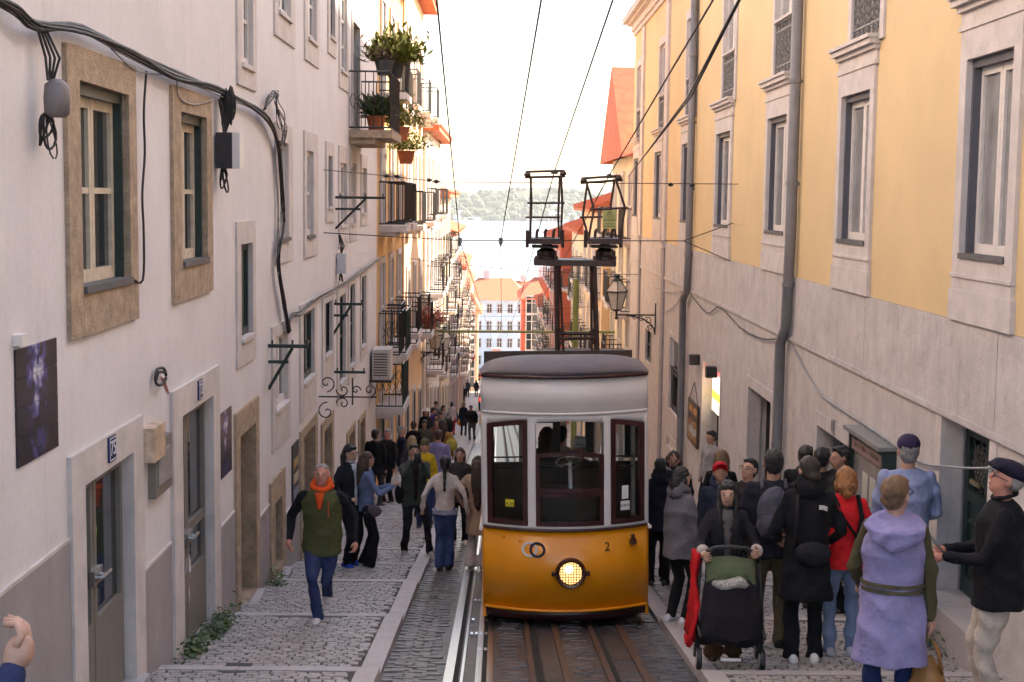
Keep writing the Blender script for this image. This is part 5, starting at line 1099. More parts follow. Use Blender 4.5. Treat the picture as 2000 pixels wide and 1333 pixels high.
def remesh(b, vox, it=4, wr=0., ws=9., seed=0., squash=None):
    me = bpy.data.meshes.new('t'); me.from_pydata(b.v, [], b.f); me.update()
    bm = bmesh.new(); bm.from_mesh(me); bmesh.ops.remove_doubles(bm, verts=bm.verts, dist=1e-5); bmesh.ops.recalc_face_normals(bm, faces=bm.faces); bm.to_mesh(me); bm.free()
    o = bpy.data.objects.new('t', me); TS.collection.objects.link(o)
    r = o.modifiers.new('r', 'REMESH'); r.mode = 'VOXEL'; r.voxel_size = vox
    if it: s = o.modifiers.new('s', 'SMOOTH'); s.iterations = it; s.factor = .5
    TV.update(); TD = TV.depsgraph; e = bpy.data.meshes.new_from_object(o.evaluated_get(TD))
    n = len(e.vertices); co = np.empty(n*3, 'f'); e.vertices.foreach_get('co', co); co = co.reshape(-1, 3)
    if wr:
        no = np.empty(n*3, 'f'); e.vertices.foreach_get('normal', no); no = no.reshape(-1, 3)
        x, y, z = co.T; f = np.zeros(n, 'f')
        for q_ in range(5):                   # folds: crossing bands of ridged waves, warped so that none repeat
            g = random.Random(int(seed*100)+q_*17); u_ = np.array([g.gauss(0, 1), g.gauss(0, 1), g.gauss(0, 1.3)]); u_ = u_/np.linalg.norm(u_)*ws*g.uniform(2.2, 5.5)
            ph = co @ u_+g.uniform(0, 6)+1.6*np.sin(x*ws*1.1+q_+seed)+1.4*np.sin(z*ws*1.3+2*q_)+1.2*np.sin(y*ws*1.7+q_*3)
            f += (1-2*np.abs(np.sin(ph*.5)))*(.5+.5*np.sin(z*ws*.9+x*ws*.7+q_*2.1+seed))*.38
        co += no*(wr*f)[:, None]
    V = [tuple(map(float, p)) for p in co]; Fs = [tuple(p.vertices) for p in e.polygons]
    bpy.data.objects.remove(o); bpy.data.meshes.remove(me); bpy.data.meshes.remove(e); return V, Fs
def ik(a, t, l1, l2, pole):
    a, t = Vector(a), Vector(t); d = t-a; L = min(d.length, (l1+l2)*.995); d.normalize(); t = a+d*L
    x = (l1*l1-l2*l2+L*L)/(2*L); h = math.sqrt(max(0, l1*l1-x*x)); pl = Vector(pole); pl = pl-d*pl.dot(d)
    if pl.length < 1e-4: pl = Vector((0, 1, 0))
    return a+d*x+pl.normalized()*h, t
def cloth(col, rough=.85, bump=.8): return M('cloth_%d_%d_%d_%d' % (*[int(c*1000) for c in col], int(rough*10)), tuple(c*.75 if max(col) < .05 else c for c in col), rough, .22, 7, bump, 13, objco=True, spec=.25)
SK = {'light': (.50, .27, .19), 'tan': (.40, .21, .14), 'asian': (.52, .31, .21), 'red': (.52, .22, .16), 'dark': (.16, .08, .05)}
def skin(k): return M('skin_'+k, SK[k], .5, .12, 14, .06, 90, objco=True)
eye_m = M('eye_dark', (.015, .01, .01), .2, 0, 1, 0); lip_m = M('lips', (.34, .11, .10), .5, 0, 1, 0); eyew = M('eye_white', (.6, .57, .54), .3, 0, 1, 0)
HC = {'black': (.012, .010, .010), 'brown': (.05, .026, .016), 'dbrown': (.025, .015, .011), 'grey': (.27, .25, .24), 'blond': (.30, .19, .09), 'ginger': (.33, .13, .04), 'lbrown': (.16, .085, .04)}
def hairm(k): return M('hair_'+k, HC[k], .5, .35, 18, .5, 120, objco=True)
PEOPLE = []
def person(label, at=None, D=None, head=None, feet=None, top=None, H=None, hd=180, skin_='light', hair=('short', 'dbrown'), jacket=None, jl=.08, puff=1., sleeve=None, legs=(.03, .03, .04), flare=0., shoes=(.05, .05, .05), hands=None, fpos=None, lean=0., hp=0., ht=0., sex='m', hat=None, hatc=None, beard=None, glasses=False, hood=None, loc=None, group=None, vox=None, collar=None, slim=1., detail=None, front=None):
    if loc is None:
        if feet is not None: loc = on_walk(*feet)
        else: q = at_y(head[0], head[1], D); loc = Vector((q.x, D, gsurf(q.x, D)))
    loc = Vector(loc); tp = top if top is not None else (head[1] if head else None)
    if H is None:
        H = at_y(1000, tp, loc.y).z-loc.z; H = H if abs(loc.x) > 99 else at_y(feet[0] if feet else head[0], tp, loc.y).z-loc.z
        H = min(1.9, max(1.52, H))
    near = loc.y < 17.5; mid = loc.y < 34
    vx = vox or (.0135 if near else .018 if mid else .034); fem = sex == 'f'
    root = empty('person', loc, label, 'person', group); root.rotation_euler = (0, 0, -R(hd)); PEOPLE.append((root, H))
    WL[root] = Vector((0, 0, 0))          # children are given in the person's own frame
    k = H/1.72; V3 = Vector
    lz = R(lean); up = V3((0, math.sin(lz), math.cos(lz))); fw = V3((0, math.cos(lz), -math.sin(lz))); X = V3((1, 0, 0))
    fpos = fpos or ((-.095, -.02, 0), (.095, .03, 0))
    spread = max((V3(f[:2]+(0,))-V3((0, 0, 0))).length for f in [(a[0], a[1]) for a in fpos])
    hipz = .515*H-max(0, spread-.14)*.2
    hip = V3((0, 0, hipz)); S = hip+up*.298*H; N = S+up*.045*H
    sw = (.103 if fem else .120)*H; hw = .052*H
    yaw = Matrix.Rotation(R(-ht), 3, 'Z'); pit = Matrix.Rotation(R(-hp), 3, 'X'); HR = yaw @ pit @ Matrix.Rotation(-lz*.6, 3, 'X')
    kb = k; k = k*1.06; hc = N+up*.017*H+HR @ V3((0, .012*k, .075*k)); k = kb      # head centre
    hr = .118*k
    hands = hands or ((-.225*k, .04, .47*H), (.225*k, .06, .47*H))
    sk = skin(skin_); arms = []
    for s, h in zip((-1, 1), hands):
        sh = S+X*s*(sw-.012*k)-up*.012*H; el, wr_ = ik(sh, V3(h), .172*H, .150*H, (s*.5, -.75, -.35) if h[2] < .62*H else (s*.45, -.25, -1.)); arms.append((s, sh, el, wr_))
    lg = []
    for s, f in zip((-1, 1), fpos):
        hj = hip+X*s*hw; an = V3((f[0]*k, f[1]*k, .075*k+f[2])); kn, an2 = ik(hj, an, .247*H, .24*H, (s*.08, 1, 0)); lg.append((s, hj, kn, an2))
    # ---- body: one continuous surface, head to ankles
    b = MB()
    ell(b, hc+HR @ V3((0, -.008*k, .028*k)), (.076*k, .094*k, .092*k), HR); ell(b, hc+HR @ V3((0, .022*k, -.035*k)), (.060*k, .070*k, .083*k), HR); ell(b, hc+HR @ V3((0, .048*k, -.083*k)), (.036*k, .036*k, .028*k), HR)
    ell(b, hc+HR @ V3((0, .1*k, -.018*k)), (.013*k, .019*k, .026*k), HR); ell(b, hc+HR @ V3((0, .082*k, .012*k)), (.05*k, .016*k, .012*k), HR)
    for s in (-1, 1): ell(b, hc+HR @ V3((s*.078*k, -.005*k, -.005*k)), (.012*k, .022*k, .034*k), HR, 8, 6)
    limb(b, [S-up*.02*H, N+up*.02*H, hc+HR @ V3((0, -.012*k, -.05*k))], [.062*k, .054*k, .053*k])
    loft(b, [(hip-up*.06*H, X*.10*k, fw*.07*k), (hip+up*.08*H, X*.10*k, fw*.07*k), (hip+up*.2*H, X*.11*k, fw*.07*k), (S-up*.02*H, X*.10*k, fw*.055*k), (S+up*.015*H, X*.05*k, fw*.045*k)])
    for s, sh, el, wr_ in arms:
        d = (wr_-el).normalized(); limb(b, [sh-X*s*.03*k-up*.02*k, (sh+el)/2, el], [.026*k, .028*k, .026*k]); limb(b, [el, wr_], [.026*k, .024*k]); ell(b, wr_+d*.045*k, (.036*k, .036*k, .036*k)); ell(b, wr_+d*.062*k, (.034*k, .03*k, .034*k))
    for s, hj, kn, an in lg: limb(b, [hj, (hj+kn)/2, kn], [.06*k, .052*k, .038*k]); limb(b, [kn, (kn*2+an)/3, an], [.038*k, .038*k, .03*k])
    Vv, Ff = remesh(b, vx, 3); bd = MB(); bd.raw(Vv, Ff)
    if mid:
        bd.cur = 1
        for s in (-1, 1):
            bd.cur = 3; ell(bd, hc+HR @ V3((s*.032*k, .0835*k, .002*k)), (.014*k, .006*k, .007*k), HR, 8, 6); bd.cur = 1; ell(bd, hc+HR @ V3((s*.032*k, .0885*k, .002*k)), (.0068*k, .004*k, .0065*k), HR, 8, 6)
            bd.cur = 4; ell(bd, hc+HR @ V3((s*.034*k, .089*k, .022*k)), (.020*k, .006*k, .0042*k), HR, 8, 4)
        bd.cur = 2; ell(bd, hc+HR @ V3((0, .086*k, -.062*k)), (.023*k, .008*k, .0075*k), HR, 10, 6)
        bd.cur = 0
    if near or (mid and detail):
        for s, sh, el, wr_ in arms:           # five separate curled fingers
            d = (wr_-el).normalized(); sd_ = d.cross(V3((s, .2, 0))).normalized(); pn = d.cross(sd_).normalized()*(1 if d.cross(sd_).dot(V3((-s, 0, -.2))) > 0 else -1)
            base = wr_+d*.085*k
            for i in range(4):
                o = base+sd_*(.03-.02*i)*k; L_ = (.066, .075, .07, .055)[i]*k; cu = .55+.1*i
                bd.tube([o-d*.03*k, o, o+(d*math.cos(cu)+pn*math.sin(cu))*L_*.5, o+(d*math.cos(cu)+pn*math.sin(cu))*L_*.5+(d*math.cos(cu*2.2)+pn*math.sin(cu*2.2))*L_*.5], [.0095*k, .0095*k, .0088*k, .0068*k], 6)
            o = wr_+d*.035*k+sd_*.03*k; bd.tube([o, o+(d*.6+sd_*.75+pn*.3).normalized()*.035*k, o+(d*.95+sd_*.6+pn*.5).normalized()*.065*k], [.012*k, .011*k, .008*k], 6)
    body = bd.build('body', [sk, eye_m, lip_m, eyew, hairm(hair[1])], root, smooth=True)
    # ---- trousers
    b = MB(); ell(b, hip+V3((0, -.005, -.0*k)), (.150*k*slim*(1.04 if fem else 1), .115*k, .13*k))
    for s, hj, kn, an in lg:
        f2 = .064+.03*flare; limb(b, [hj, hj*.5+kn*.5, kn], [.096*k*slim, .084*k*slim, .066*k]); b.tube([kn, kn*.5+an*.5, an+V3((0, -.005, -.03*k))], [.066*k, (.062+.012*flare)*k, f2*k], 12)
        ell(b, kn, (.066*k,)*3)
    Vv, Ff = remesh(b, vx*1.1, 3, .015*k if mid else 0, 7, H*7); q = MB(); q.raw(Vv, Ff); q.build('trousers', cloth(legs), root, smooth=True)
    # ---- shoes
    for s, hj, kn, an in lg:
        b = MB(); f = fpos[0] if s < 0 else fpos[1]; an0 = V3((f[0]*k, f[1]*k, f[2])); tw = Matrix.Rotation(R(-8*s), 3, 'Z')
        c = an0
        loft(b, [(c+tw @ V3((0, yy*k, zc*k)), tw @ V3((rx_*k, 0, 0)), V3((0, 0, rz_*k))) for yy, rx_, rz_, zc in ((-.085, .02, .025, .035), (-.075, .036, .04, .045), (-.02, .04, .052, .054), (.04, .043, .043, .045), (.11, .046, .03, .032), (.155, .034, .02, .022), (.172, .012, .01, .016))], 12)
        o = b.build('shoe', cloth(shoes, .6, .1), root, smooth=True)
        if mid:
            b = MB(); loft(b, [(c+tw @ V3((0, yy*k, .009*k)), tw @ V3((rx_*k, 0, 0)), V3((0, 0, .012*k))) for yy, rx_ in ((-.09, .02), (-.078, .038), (0, .043), (.1, .05), (.16, .036), (.178, .01))], 12); b.build('sole', cloth((.5, .48, .46) if sum(shoes) > .5 else (.03, .03, .03), .7, 0), o)
    # ---- jacket / coat / jumper with sleeves
    if jacket is not None:
        b = MB(); hem = hip-up*(jl*H); fl = 1+.25*max(0, jl-.05)/.2
        W_ = (.178 if not fem else .158)*k*slim*puff; Dp = (.126 if not fem else .117)*k*slim*puff
        loft(b, [(V3((0, 0, hem.z)) if jl > .1 else hem, X*W_*1.02*fl, fw*Dp*1.1*fl), (hip, X*W_*1.03, fw*Dp*1.08), (hip+up*.1*H, X*W_*(.92 if fem else .98), fw*Dp*.98), (hip+up*.2*H, X*W_*1.04, fw*Dp*1.08), (S-up*.03*H, X*sw*1.02, fw*Dp*.98), (S+up*.012*H, X*sw*.8, fw*Dp*.7), (S+up*.04*H, X*.07*k, fw*.065*k)])
        sv = MB() if sleeve else b
        for s, sh, el, wr_ in arms:
            r = .057*k*math.sqrt(puff)*(1 if not fem else .93); limb(sv, [sh-X*s*.018*k, (sh+el)/2, el], [r*1.06, r, r*.9]); d = (wr_-el).normalized(); limb(sv, [el, (el+wr_)/2, wr_-d*.004], [r*.88, r*.8, r*.68])
        Vv, Ff = remesh(b, vx, 4, (.018 if puff < 1.29 else .024)*k if mid else 0, 7, H*3+loc.x); q = MB(); q.raw(Vv, Ff); jo = q.build('jacket' if jl < .12 else 'coat', cloth(jacket), root, smooth=True)
        if sleeve:
            for s_i in (0, 1):
                pass
            Vv, Ff = remesh(sv, vx, 4, .017*k, 7, H*5); q = MB(); q.raw(Vv, Ff); q.build('sleeves', cloth(sleeve), jo, smooth=True)
        if front is not None and mid:            # opening of the jacket: a strip of shirt from the neck down
            b = MB(); n_f = 8; zz = [S+up*.03*H-(S+up*.03*H-hip)*q_/n_f for q_ in range(n_f+1)]
            prof = [.55, .80, .98, 1.05, 1.07, 1.04, 1.0, 1.02, 1.06]
            for q_, c_ in enumerate(zz):
                for a_ in (-2, -1, 0, 1, 2): wx = (.06-.03*min(1, q_/4))*k*a_/2; b.v.append(tuple(c_+X*wx+fw*(Dp*prof[q_]+.010*k-abs(a_)*.006*k)))
            b.f = [(q_*5+a_, q_*5+a_+1, q_*5+a_+6, q_*5+a_+5) for q_ in range(n_f) for a_ in range(4)]; b.mi = [0]*len(b.f); fo = b.build('shirt_front', cloth(front), jo, smooth=True); fo.modifiers.new('s', 'SOLIDIFY').thickness = .02
        if hood or collar:
            b = MB(); cc = hood or collar; th = .034 if hood else .018
            if hood: pass
            pts = [N-up*(.012 if hood else .005)*H+X*((.10 if hood else .082)*k*math.cos(g))+fw*(.075*k*math.sin(g)-.01)+up*(.02*k*(1-math.sin(g))) for g in [2*math.pi*i/16 for i in range(17)]]
            b.tube(pts, th*k, 8)
            if hood: ell(b, N-fw*.10*k-up*.015*H, (.115*k, .055*k, .085*k)); ell(b, N-fw*.04*k+up*.022*H-X*.07*k, (.035*k, .07*k, .06*k)); ell(b, N-fw*.04*k+up*.022*H+X*.07*k, (.035*k, .07*k, .06*k))
            Vv, Ff = remesh(b, vx, 3, .006, 12, 1); q = MB(); q.raw(Vv, Ff); q.build('hood' if hood else 'collar', cloth(cc), jo, smooth=True)
    # ---- hair, beard, hat, glasses
    style, hcname = hair; b = MB(); Hc = lambda x, y, z: hc+HR @ V3((x*k, y*k, z*k))
    if style != 'none':
        if style != 'bald': ell(b, Hc(0, -.018, .04), (.086*k, .098*k, .092*k), HR, 14, 10); ell(b, Hc(0, -.045, -.01), (.078*k, .062*k, .08*k), HR)
        else: ell(b, Hc(0, -.028, .012), (.088*k, .084*k, .066*k), HR, 14, 10); ell(b, Hc(0, -.012, .07), (.074*k, .086*k, .055*k), HR)
        if style in ('short', 'messy'): ell(b, Hc(0, .035, .088), (.07*k, .055*k, .03*k), HR)
        if style == 'fringe': ell(b, Hc(0, .062, .078), (.066*k, .026*k, .026*k), HR)
        if style in ('long', 'bob', 'shag', 'fringe', 'pony', 'bun'):
            zl_ = {'long': -.26, 'bob': -.02, 'shag': -.09, 'fringe': -.24, 'pony': -.03, 'bun': -.03}[style]
            if style not in ('pony', 'bun'):
                for s in (-1, 1): limb(b, [Hc(s*.066, -.03, .05), Hc(s*.08, -.035, -.04), hc+HR @ V3((s*.083*k, -.03*k, -.09*k))+V3((0, 0, zl_*.5*k))], [.03*k, .03*k, .02*k], 8)
                limb(b, [Hc(0, -.06, .03), Hc(0, -.085, -.06), hc+HR @ V3((0, -.095*k, -.08*k))+V3((0, -.02, zl_*k))], [.07*k, .085*k, .05*k], 10)
            if style == 'fringe' and fem:
                for s in (-1, 1): limb(b, [Hc(s*.074, .01, .03), Hc(s*.08, .025, -.06), hc+V3((s*.075*k, .075*k, -.17*k)), hc+V3((s*.07*k, .105*k, -.30*k))], [.022*k, .027*k, .03*k, .018*k], 8)
            if style == 'pony': limb(b, [Hc(0, -.09, .02), hc+HR @ V3((0, -.125*k, -.06*k)), hc+V3((0, -.13*k, -.2*k)), hc+V3((0, -.13*k, -.33*k))], [.04*k, .035*k, .028*k, .02*k], 8); ell(b, hc+V3((0, -.135*k, -.36*k)), (.03*k, .025*k, .035*k))
            if style == 'bun': ell(b, Hc(0, -.11, -.03), (.055*k, .045*k, .045*k), HR)
        if mid: Vv, Ff = remesh(b, max(.011, vx*.8), 2, .009 if style in ('messy', 'shag', 'bob', 'short') else .006, 26, 3)
        else: Vv, Ff = remesh(b, .025, 2)
        q = MB(); q.raw(Vv, Ff); q.build('hair', hairm(hcname), root, smooth=True)
    if beard:
        b = MB(); ell(b, Hc(0, .055, -.085), (.052*k, .042*k, .04*k), HR); ell(b, Hc(0, .083, -.047), (.032*k, .012*k, .008*k), HR); Vv, Ff = remesh(b, .011, 2, .006, 30, 2); q = MB(); q.raw(Vv, Ff); q.build('beard', hairm(beard), root, smooth=True)
    if hat:
        b = MB(); hm_ = cloth(hatc, .8, .2)
        if hat == 'cap': ell(b, Hc(0, -.008, .062), (.094*k, .108*k, .085*k), HR); ell(b, Hc(0, .12, .055), (.075*k, .075*k, .012*k), HR)
        if hat == 'capback': ell(b, Hc(0, -.008, .066), (.094*k, .108*k, .085*k), HR)
        if hat == 'beanie': ell(b, Hc(0, -.012, .062), (.092*k, .106*k, .098*k), HR); 
        if hat == 'flat': ell(b, Hc(0, -.01, .075), (.105*k, .125*k, .062*k), HR); ell(b, Hc(0, .105, .052), (.08*k, .06*k, .018*k), HR); ell(b, Hc(0, .03, .08), (.1*k, .11*k, .045*k), HR)
        if hat == 'brim': ell(b, Hc(0, 0, .075), (.09*k, .1*k, .075*k), HR); ell(b, Hc(0, .0, .06), (.17*k, .18*k, .014*k), HR)
        Vv, Ff = remesh(b, .011, 2); q = MB(); q.raw(Vv, Ff); q.build('hat', hm_, root, smooth=True)
    if glasses:
        b = MB()
        for s in (-1, 1):
            b.tube([Hc(s*.034+.026*math.cos(g), .098, .0+.02*math.sin(g)) for g in [i*.524 for i in range(13)]], .0026*k, 4); b.tube([Hc(s*.06, .096, .006), Hc(s*.082, .0, .006)], .0026*k, 4)
        b.tube([Hc(-.009, .1, .003), Hc(.009, .1, .003)], .0026*k, 4); b.build('glasses', blackiron, root)
    return root, dict(H=H, k=k, S=S, hip=hip, N=N, hc=hc, arms=arms, up=up, loc=loc, lg=lg)
def w2(root_info, hd, v):     # own frame -> world
    r = Matrix.Rotation(-R(hd), 3, 'Z'); return root_info['loc']+r @ Vector(v)
def prop(b, name, m, root, info, label, cat):    # a carried thing: built in the carrier's frame, kept top level
    mw = Matrix.Translation(info['loc']) @ Matrix.Rotation(root.rotation_euler.z, 4, 'Z'); b.v = [tuple(mw @ Vector(v)) for v in b.v]; return b.build(name, m, label=label, cat=cat, smooth=True)
jeans = (.03, .045, .12); blackc = (.012, .011, .013)
# ---- left hand walkway
r, i = person('man in olive and black jacket with orange hood, jeans and white trainers, striding uphill', feet=(630, 1213), top=895, hd=182, skin_='red', hair=('bald', 'grey'), front=None, jacket=(.075, .078, .03), sleeve=(.015, .014, .016), hood=(.75, .09, .015), puff=1.1, jl=.075, legs=jeans, shoes=(.6, .57, .55), hands=((-.32, .06, .80), (.30, .10, .82)), fpos=((.0, -.32, .12), (.03, .10, 0)), lean=4, hp=-18, slim=1.05)
b = MB(); c = i['S']; b.tube([c+Vector((0, .135, .03)), c+Vector((0, .15, -.12))], [.045, .02], 8); q = b.build('orange_lining', cloth((.75, .09, .015)), r, smooth=True)
b = MB(); b.box((-.085, .14, i['S'].z-.2), (-.075, .155, i['S'].z-.06)); b.build('chest_zip', cloth((.6, .1, .03)), r)
person('young man with glasses, dark jacket, pale shirt and bright blue trainers against the white house', feet=(683, 1108), top=866, hd=128, skin_='asian', hair=('fringe', 'black'), jacket=(.02, .02, .026), legs=blackc, shoes=(.02, .06, .35), glasses=True, collar=(.5, .5, .6), front=(.5, .5, .58), hands=((-.15, .25, .95), (.18, .2, .95)))
r, i = person('girl with long brown hair in denim jacket with floral white collar and black flared trousers', feet=(716, 1110), top=905, hd=80, skin_='light', hair=('long', 'brown'), sex='f', jacket=(.11, .15, .26), jl=.02, collar=(.6, .55, .52), legs=blackc, flare=1.2, shoes=(.5, .47, .45), hands=((-.1, .32, 1.05), (.16, .34, 1.1)), ht=-15)
b = MB(); h = i['arms'][1][3]; b.box(h+Vector((-.05, .06, -.02)), h+Vector((.03, .075, .12))); prop(b, 'phone', M('phone_white', (.7, .68, .68), .3, 0, 1, 0), r, i, 'white phone held by the girl in the denim jacket', 'phone')
b = MB(); ell(b, (.12, .06, i['hip'].z-.02), (.04, .12, .085)); prop(b, 'shoulder_bag', cloth((.1, .08, .09)), r, i, 'small dark patterned shoulder bag of the girl in denim', 'bag')
r, i = person('bearded man in dark green jacket and black trousers holding a phone up to his face', feet=(808, 1084), top=863, hd=165, skin_='tan', hair=('short', 'dbrown'), beard='dbrown', jacket=(.05, .058, .045), jl=.06, legs=(.02, .018, .022), shoes=(.28, .26, .25), hands=((-.05, .30, 1.36), (.09, .30, 1.38)), fpos=((-.22, .12, 0), (.14, -.04, 0)), hp=-14, collar=(.3, .3, .33), puff=1.08, front=(.03, .012, .016))
b = MB(); b.box((-.02, .34, 1.36*1), (.07, .36, 1.5)); prop(b, 'phone', blackiron, r, i, 'black phone held up by the bearded man in dark green', 'phone')
b = MB(); ell(b, (.2, -.04, i['hip'].z+.06), (.07, .11, .14)); prop(b, 'black_bag', cloth(blackc), r, i, 'black bag hanging at the side of the bearded man', 'bag')
r, i = person('woman with black ponytail in cream jumper and blue jeans walking away beside the rail', feet=(868, 1114), top=893, hd=2, skin_='asian', hair=('pony', 'black'), sex='f', jacket=(.62, .53, .47), jl=.0, legs=(.045, .075, .19), flare=.7, shoes=(.03, .03, .03), hands=((-.29, -.03, .80), (.30, -.02, .78)), fpos=((-.06, -.03, 0), (.06, .06, 0)))
b = MB(); loft(b, [((0, 0, i['hip'].z-.03), Vector((.165, 0, 0)), Vector((0, .122, 0))), ((0, 0, i['hip'].z+.03), Vector((.163, 0, 0)), Vector((0, .12, 0)))]); b.build('checked_shirt_tail', M('blue_check', (.3, .32, .42), .8, .6, 40, 0, objco=True), r)
person('woman with long brown hair and dark grey brown jacket facing uphill behind the cream jumper', feet=(897, 1062), top=881, hd=184, hair=('long', 'brown'), sex='f', jacket=(.05, .04, .038), legs=(.015, .015, .018), shoes=(.5, .42, .42), puff=1.1)
r, i = person('woman with very long brown hair in beige trench coat and pale trousers beside the tram', feet=(932, 1113), top=889, hd=12, hair=('long', 'brown'), sex='f', jacket=(.42, .27, .19), jl=.20, legs=(.55, .47, .47), flare=1.2, shoes=(.3, .22, .2), hands=((-.22, .05, .85), (.2, .1, .85)))
b = MB(); limb(b, [i['hc']+Vector((0, -.1, 0)), i['hc']+Vector((.02, -.14, -.25)), i['hc']+Vector((.03, -.14, -.55))], [.08, .085, .04]); Vv, Ff = remesh(b, .016, 2, .01, 25, 1); q = MB(); q.raw(Vv, Ff); q.build('long_hair', hairm('brown'), r, smooth=True)
b = MB(); z = i['hip'].z+.1; loft(b, [((0, 0, z-.03), Vector((.162, 0, 0)), Vector((0, .124, 0))), ((0, 0, z+.03), Vector((.160, 0, 0)), Vector((0, .122, 0)))]); b.build('coat_belt', cloth((.36, .22, .15)), r)
crowd = [  # label, D, head px, heading, sex, hair, jacket, legs, extras
 ('man in black jacket with small white back print by the low iron balcony', 27.5, (733, 838), 25, 'm', ('short', 'dbrown'), blackc, (.05, .05, .06), dict(puff=1.15, jl=.1)),
 ('man in black jacket facing uphill beside the white back print jacket', 28.3, (757, 840), 215, 'm', ('bald', 'grey'), (.015, .014, .016), blackc, dict(skin_='red', puff=1.1)),
 ('woman in mustard yellow jumper and olive beanie walking uphill', 23.6, (830, 858), 178, 'f', ('bob', 'blond'), (.55, .36, .015), jeans, dict(hat='beanie', hatc=(.11, .10, .05))),
 ('man in lavender jumper with pale strap across his back', 26, (856, 838), 5, 'm', ('short', 'brown'), (.22, .19, .36), jeans, dict()),
 ('person with dark hair in camel coat carrying a straw bag', 31, (866, 819), 8, 'f', ('long', 'dbrown'), (.34, .15, .05), blackc, dict(jl=.2)),
 ('grey haired man with glasses in dark jacket near the orange house', 29.5, (785, 833), 75, 'm', ('short', 'grey'), (.02, .02, .04), blackc, dict(glasses=True, hp=-15)),
 ('woman with long blond hair in dark grey top seen from behind', 25.3, (805, 850), 5, 'f', ('long', 'blond'), (.05, .045, .055), blackc, dict()),
 ('woman in black top with tied hair beside the orange house', 33, (808, 822), 10, 'f', ('bun', 'brown'), blackc, blackc, dict()),
 ('dark haired man in olive jacket walking uphill past the orange house', 34, (829, 819), 180, 'm', ('short', 'black'), (.08, .075, .05), blackc, dict(skin_='tan')),
 ('man in bright violet blue top in the left crowd', 45, (846, 795), 100, 'm', ('short', 'dbrown'), (.06, .03, .45), (.5, .48, .5), dict()),
 ('man with dark hair in grey shirt above the violet top', 52, (851, 783), 200, 'm', ('short', 'dbrown'), (.12, .11, .12), blackc, dict()),
 ('woman in white sun hat and dark clothes in the left crowd', 43, (832, 797), 180, 'f', ('long', 'black'), blackc, blackc, dict(hat='brim', hatc=(.7, .68, .66))),
 ('woman with sunglasses and dark hair in the left crowd', 40, (852, 806), 180, 'f', ('long', 'black'), (.06, .05, .055), blackc, dict(glasses=True)),
 ('man in grey blue top in the left crowd', 41, (860, 803), 190, 'm', ('short', 'dbrown'), (.14, .17, .2), jeans, dict(skin_='tan')),
 ('smiling woman with auburn hair in the left crowd', 37, (852, 817), 182, 'f', ('long', 'brown'), (.2, .08, .06), blackc, dict()),
 ('woman with dark hair and pale top further down the left walkway', 50, (866, 791), 150, 'f', ('long', 'dbrown'), (.35, .3, .3), jeans, dict()),
]
for lab, D, hp_, hd, sx, hr_, jk, lgc, ex in crowd: person(lab, D=D, head=hp_, hd=hd, sex=sx, hair=hr_, jacket=jk, legs=lgc, **ex)
small = [  # feet px, head y, heading, sex, hair, jacket, legs, label, extras
 ((882, 851), 793, 15, 'f', ('bob', 'dbrown'), (.6, .52, .5), (.5, .02, .05), 'person in white top and red trousers wearing a navy backpack', {}),
 ((905, 852), 785, 8, 'f', ('bob', 'lbrown'), (.02, .02, .03), (.02, .02, .03), 'person in long dark coat with an orange shoulder bag', dict(jl=.22)),
 ((922, 861), 806, 190, 'm', ('short', 'black'), (.02, .02, .02), (.05, .05, .05), 'man in black and red top bending over the rails', dict(lean=32, hp=-25, H=1.6)),
 ((946, 862), 808, 200, 'f', ('short', 'black'), (.75, .36, .02), blackc, 'person in orange yellow jacket half hidden by the tram', {}),
 ((877, 800), 762, 10, 'm', ('short', 'black'), (.13, .13, .15), (.1, .1, .12), 'man with grey backpack walking down the middle street', {}),
 ((891, 797), 764, 185, 'f', ('bob', 'black'), blackc, blackc, 'person in black jacket walking up the middle street', {}),
 ((904, 792), 763, 180, 'm', ('short', 'black'), (.03, .03, .03), blackc, 'man in black printed top walking up the middle street', {}),
 ((884, 777), 735, 5, 'm', ('short', 'black'), (.02, .02, .04), (.06, .06, .09), 'tall person in dark blue walking near the orange shop sign', {}),
 ((894, 776), 735, 5, 'f', ('long', 'black'), blackc, blackc, 'person in black beside the tall person in dark blue', {}),
 ((913, 777), 742, 5, 'm', ('short', 'black'), (.03, .035, .06), (.02, .02, .03), 'lone dark figure walking down the far street', {}),
 ((930, 776), 744, 5, 'm', ('short', 'black'), (.025, .025, .03), blackc, 'dark figure in hooded jacket above the black car', dict(hood=(.025, .025, .03))),
 ((943, 772), 747, 5, 'f', ('long', 'black'), (.04, .045, .07), blackc, 'dark blue figure above the black car beside the hooded one', {}),
 ((868, 790), 752, 180, 'f', ('long', 'brown'), (.45, .14, .12), jeans, 'person in pinkish red top below the orange shop sign', {}),
 ((935, 752), 726, 180, 'm', ('short', 'black'), (.05, .05, .06), blackc, 'tiny dark figure at the foot of the street near the corner', {}),
 ((945, 748), 724, 5, 'm', ('short', 'black'), (.03, .03, .03), blackc, 'tiny black figure at the foot of the street by the far wall', {}),
]
for ft, hy, hd, sx, hr_, jk, lgc, lab, ex in small: person(lab, feet=ft, top=hy, hd=hd, sex=sx, hair=hr_, jacket=jk, legs=lgc, **ex)
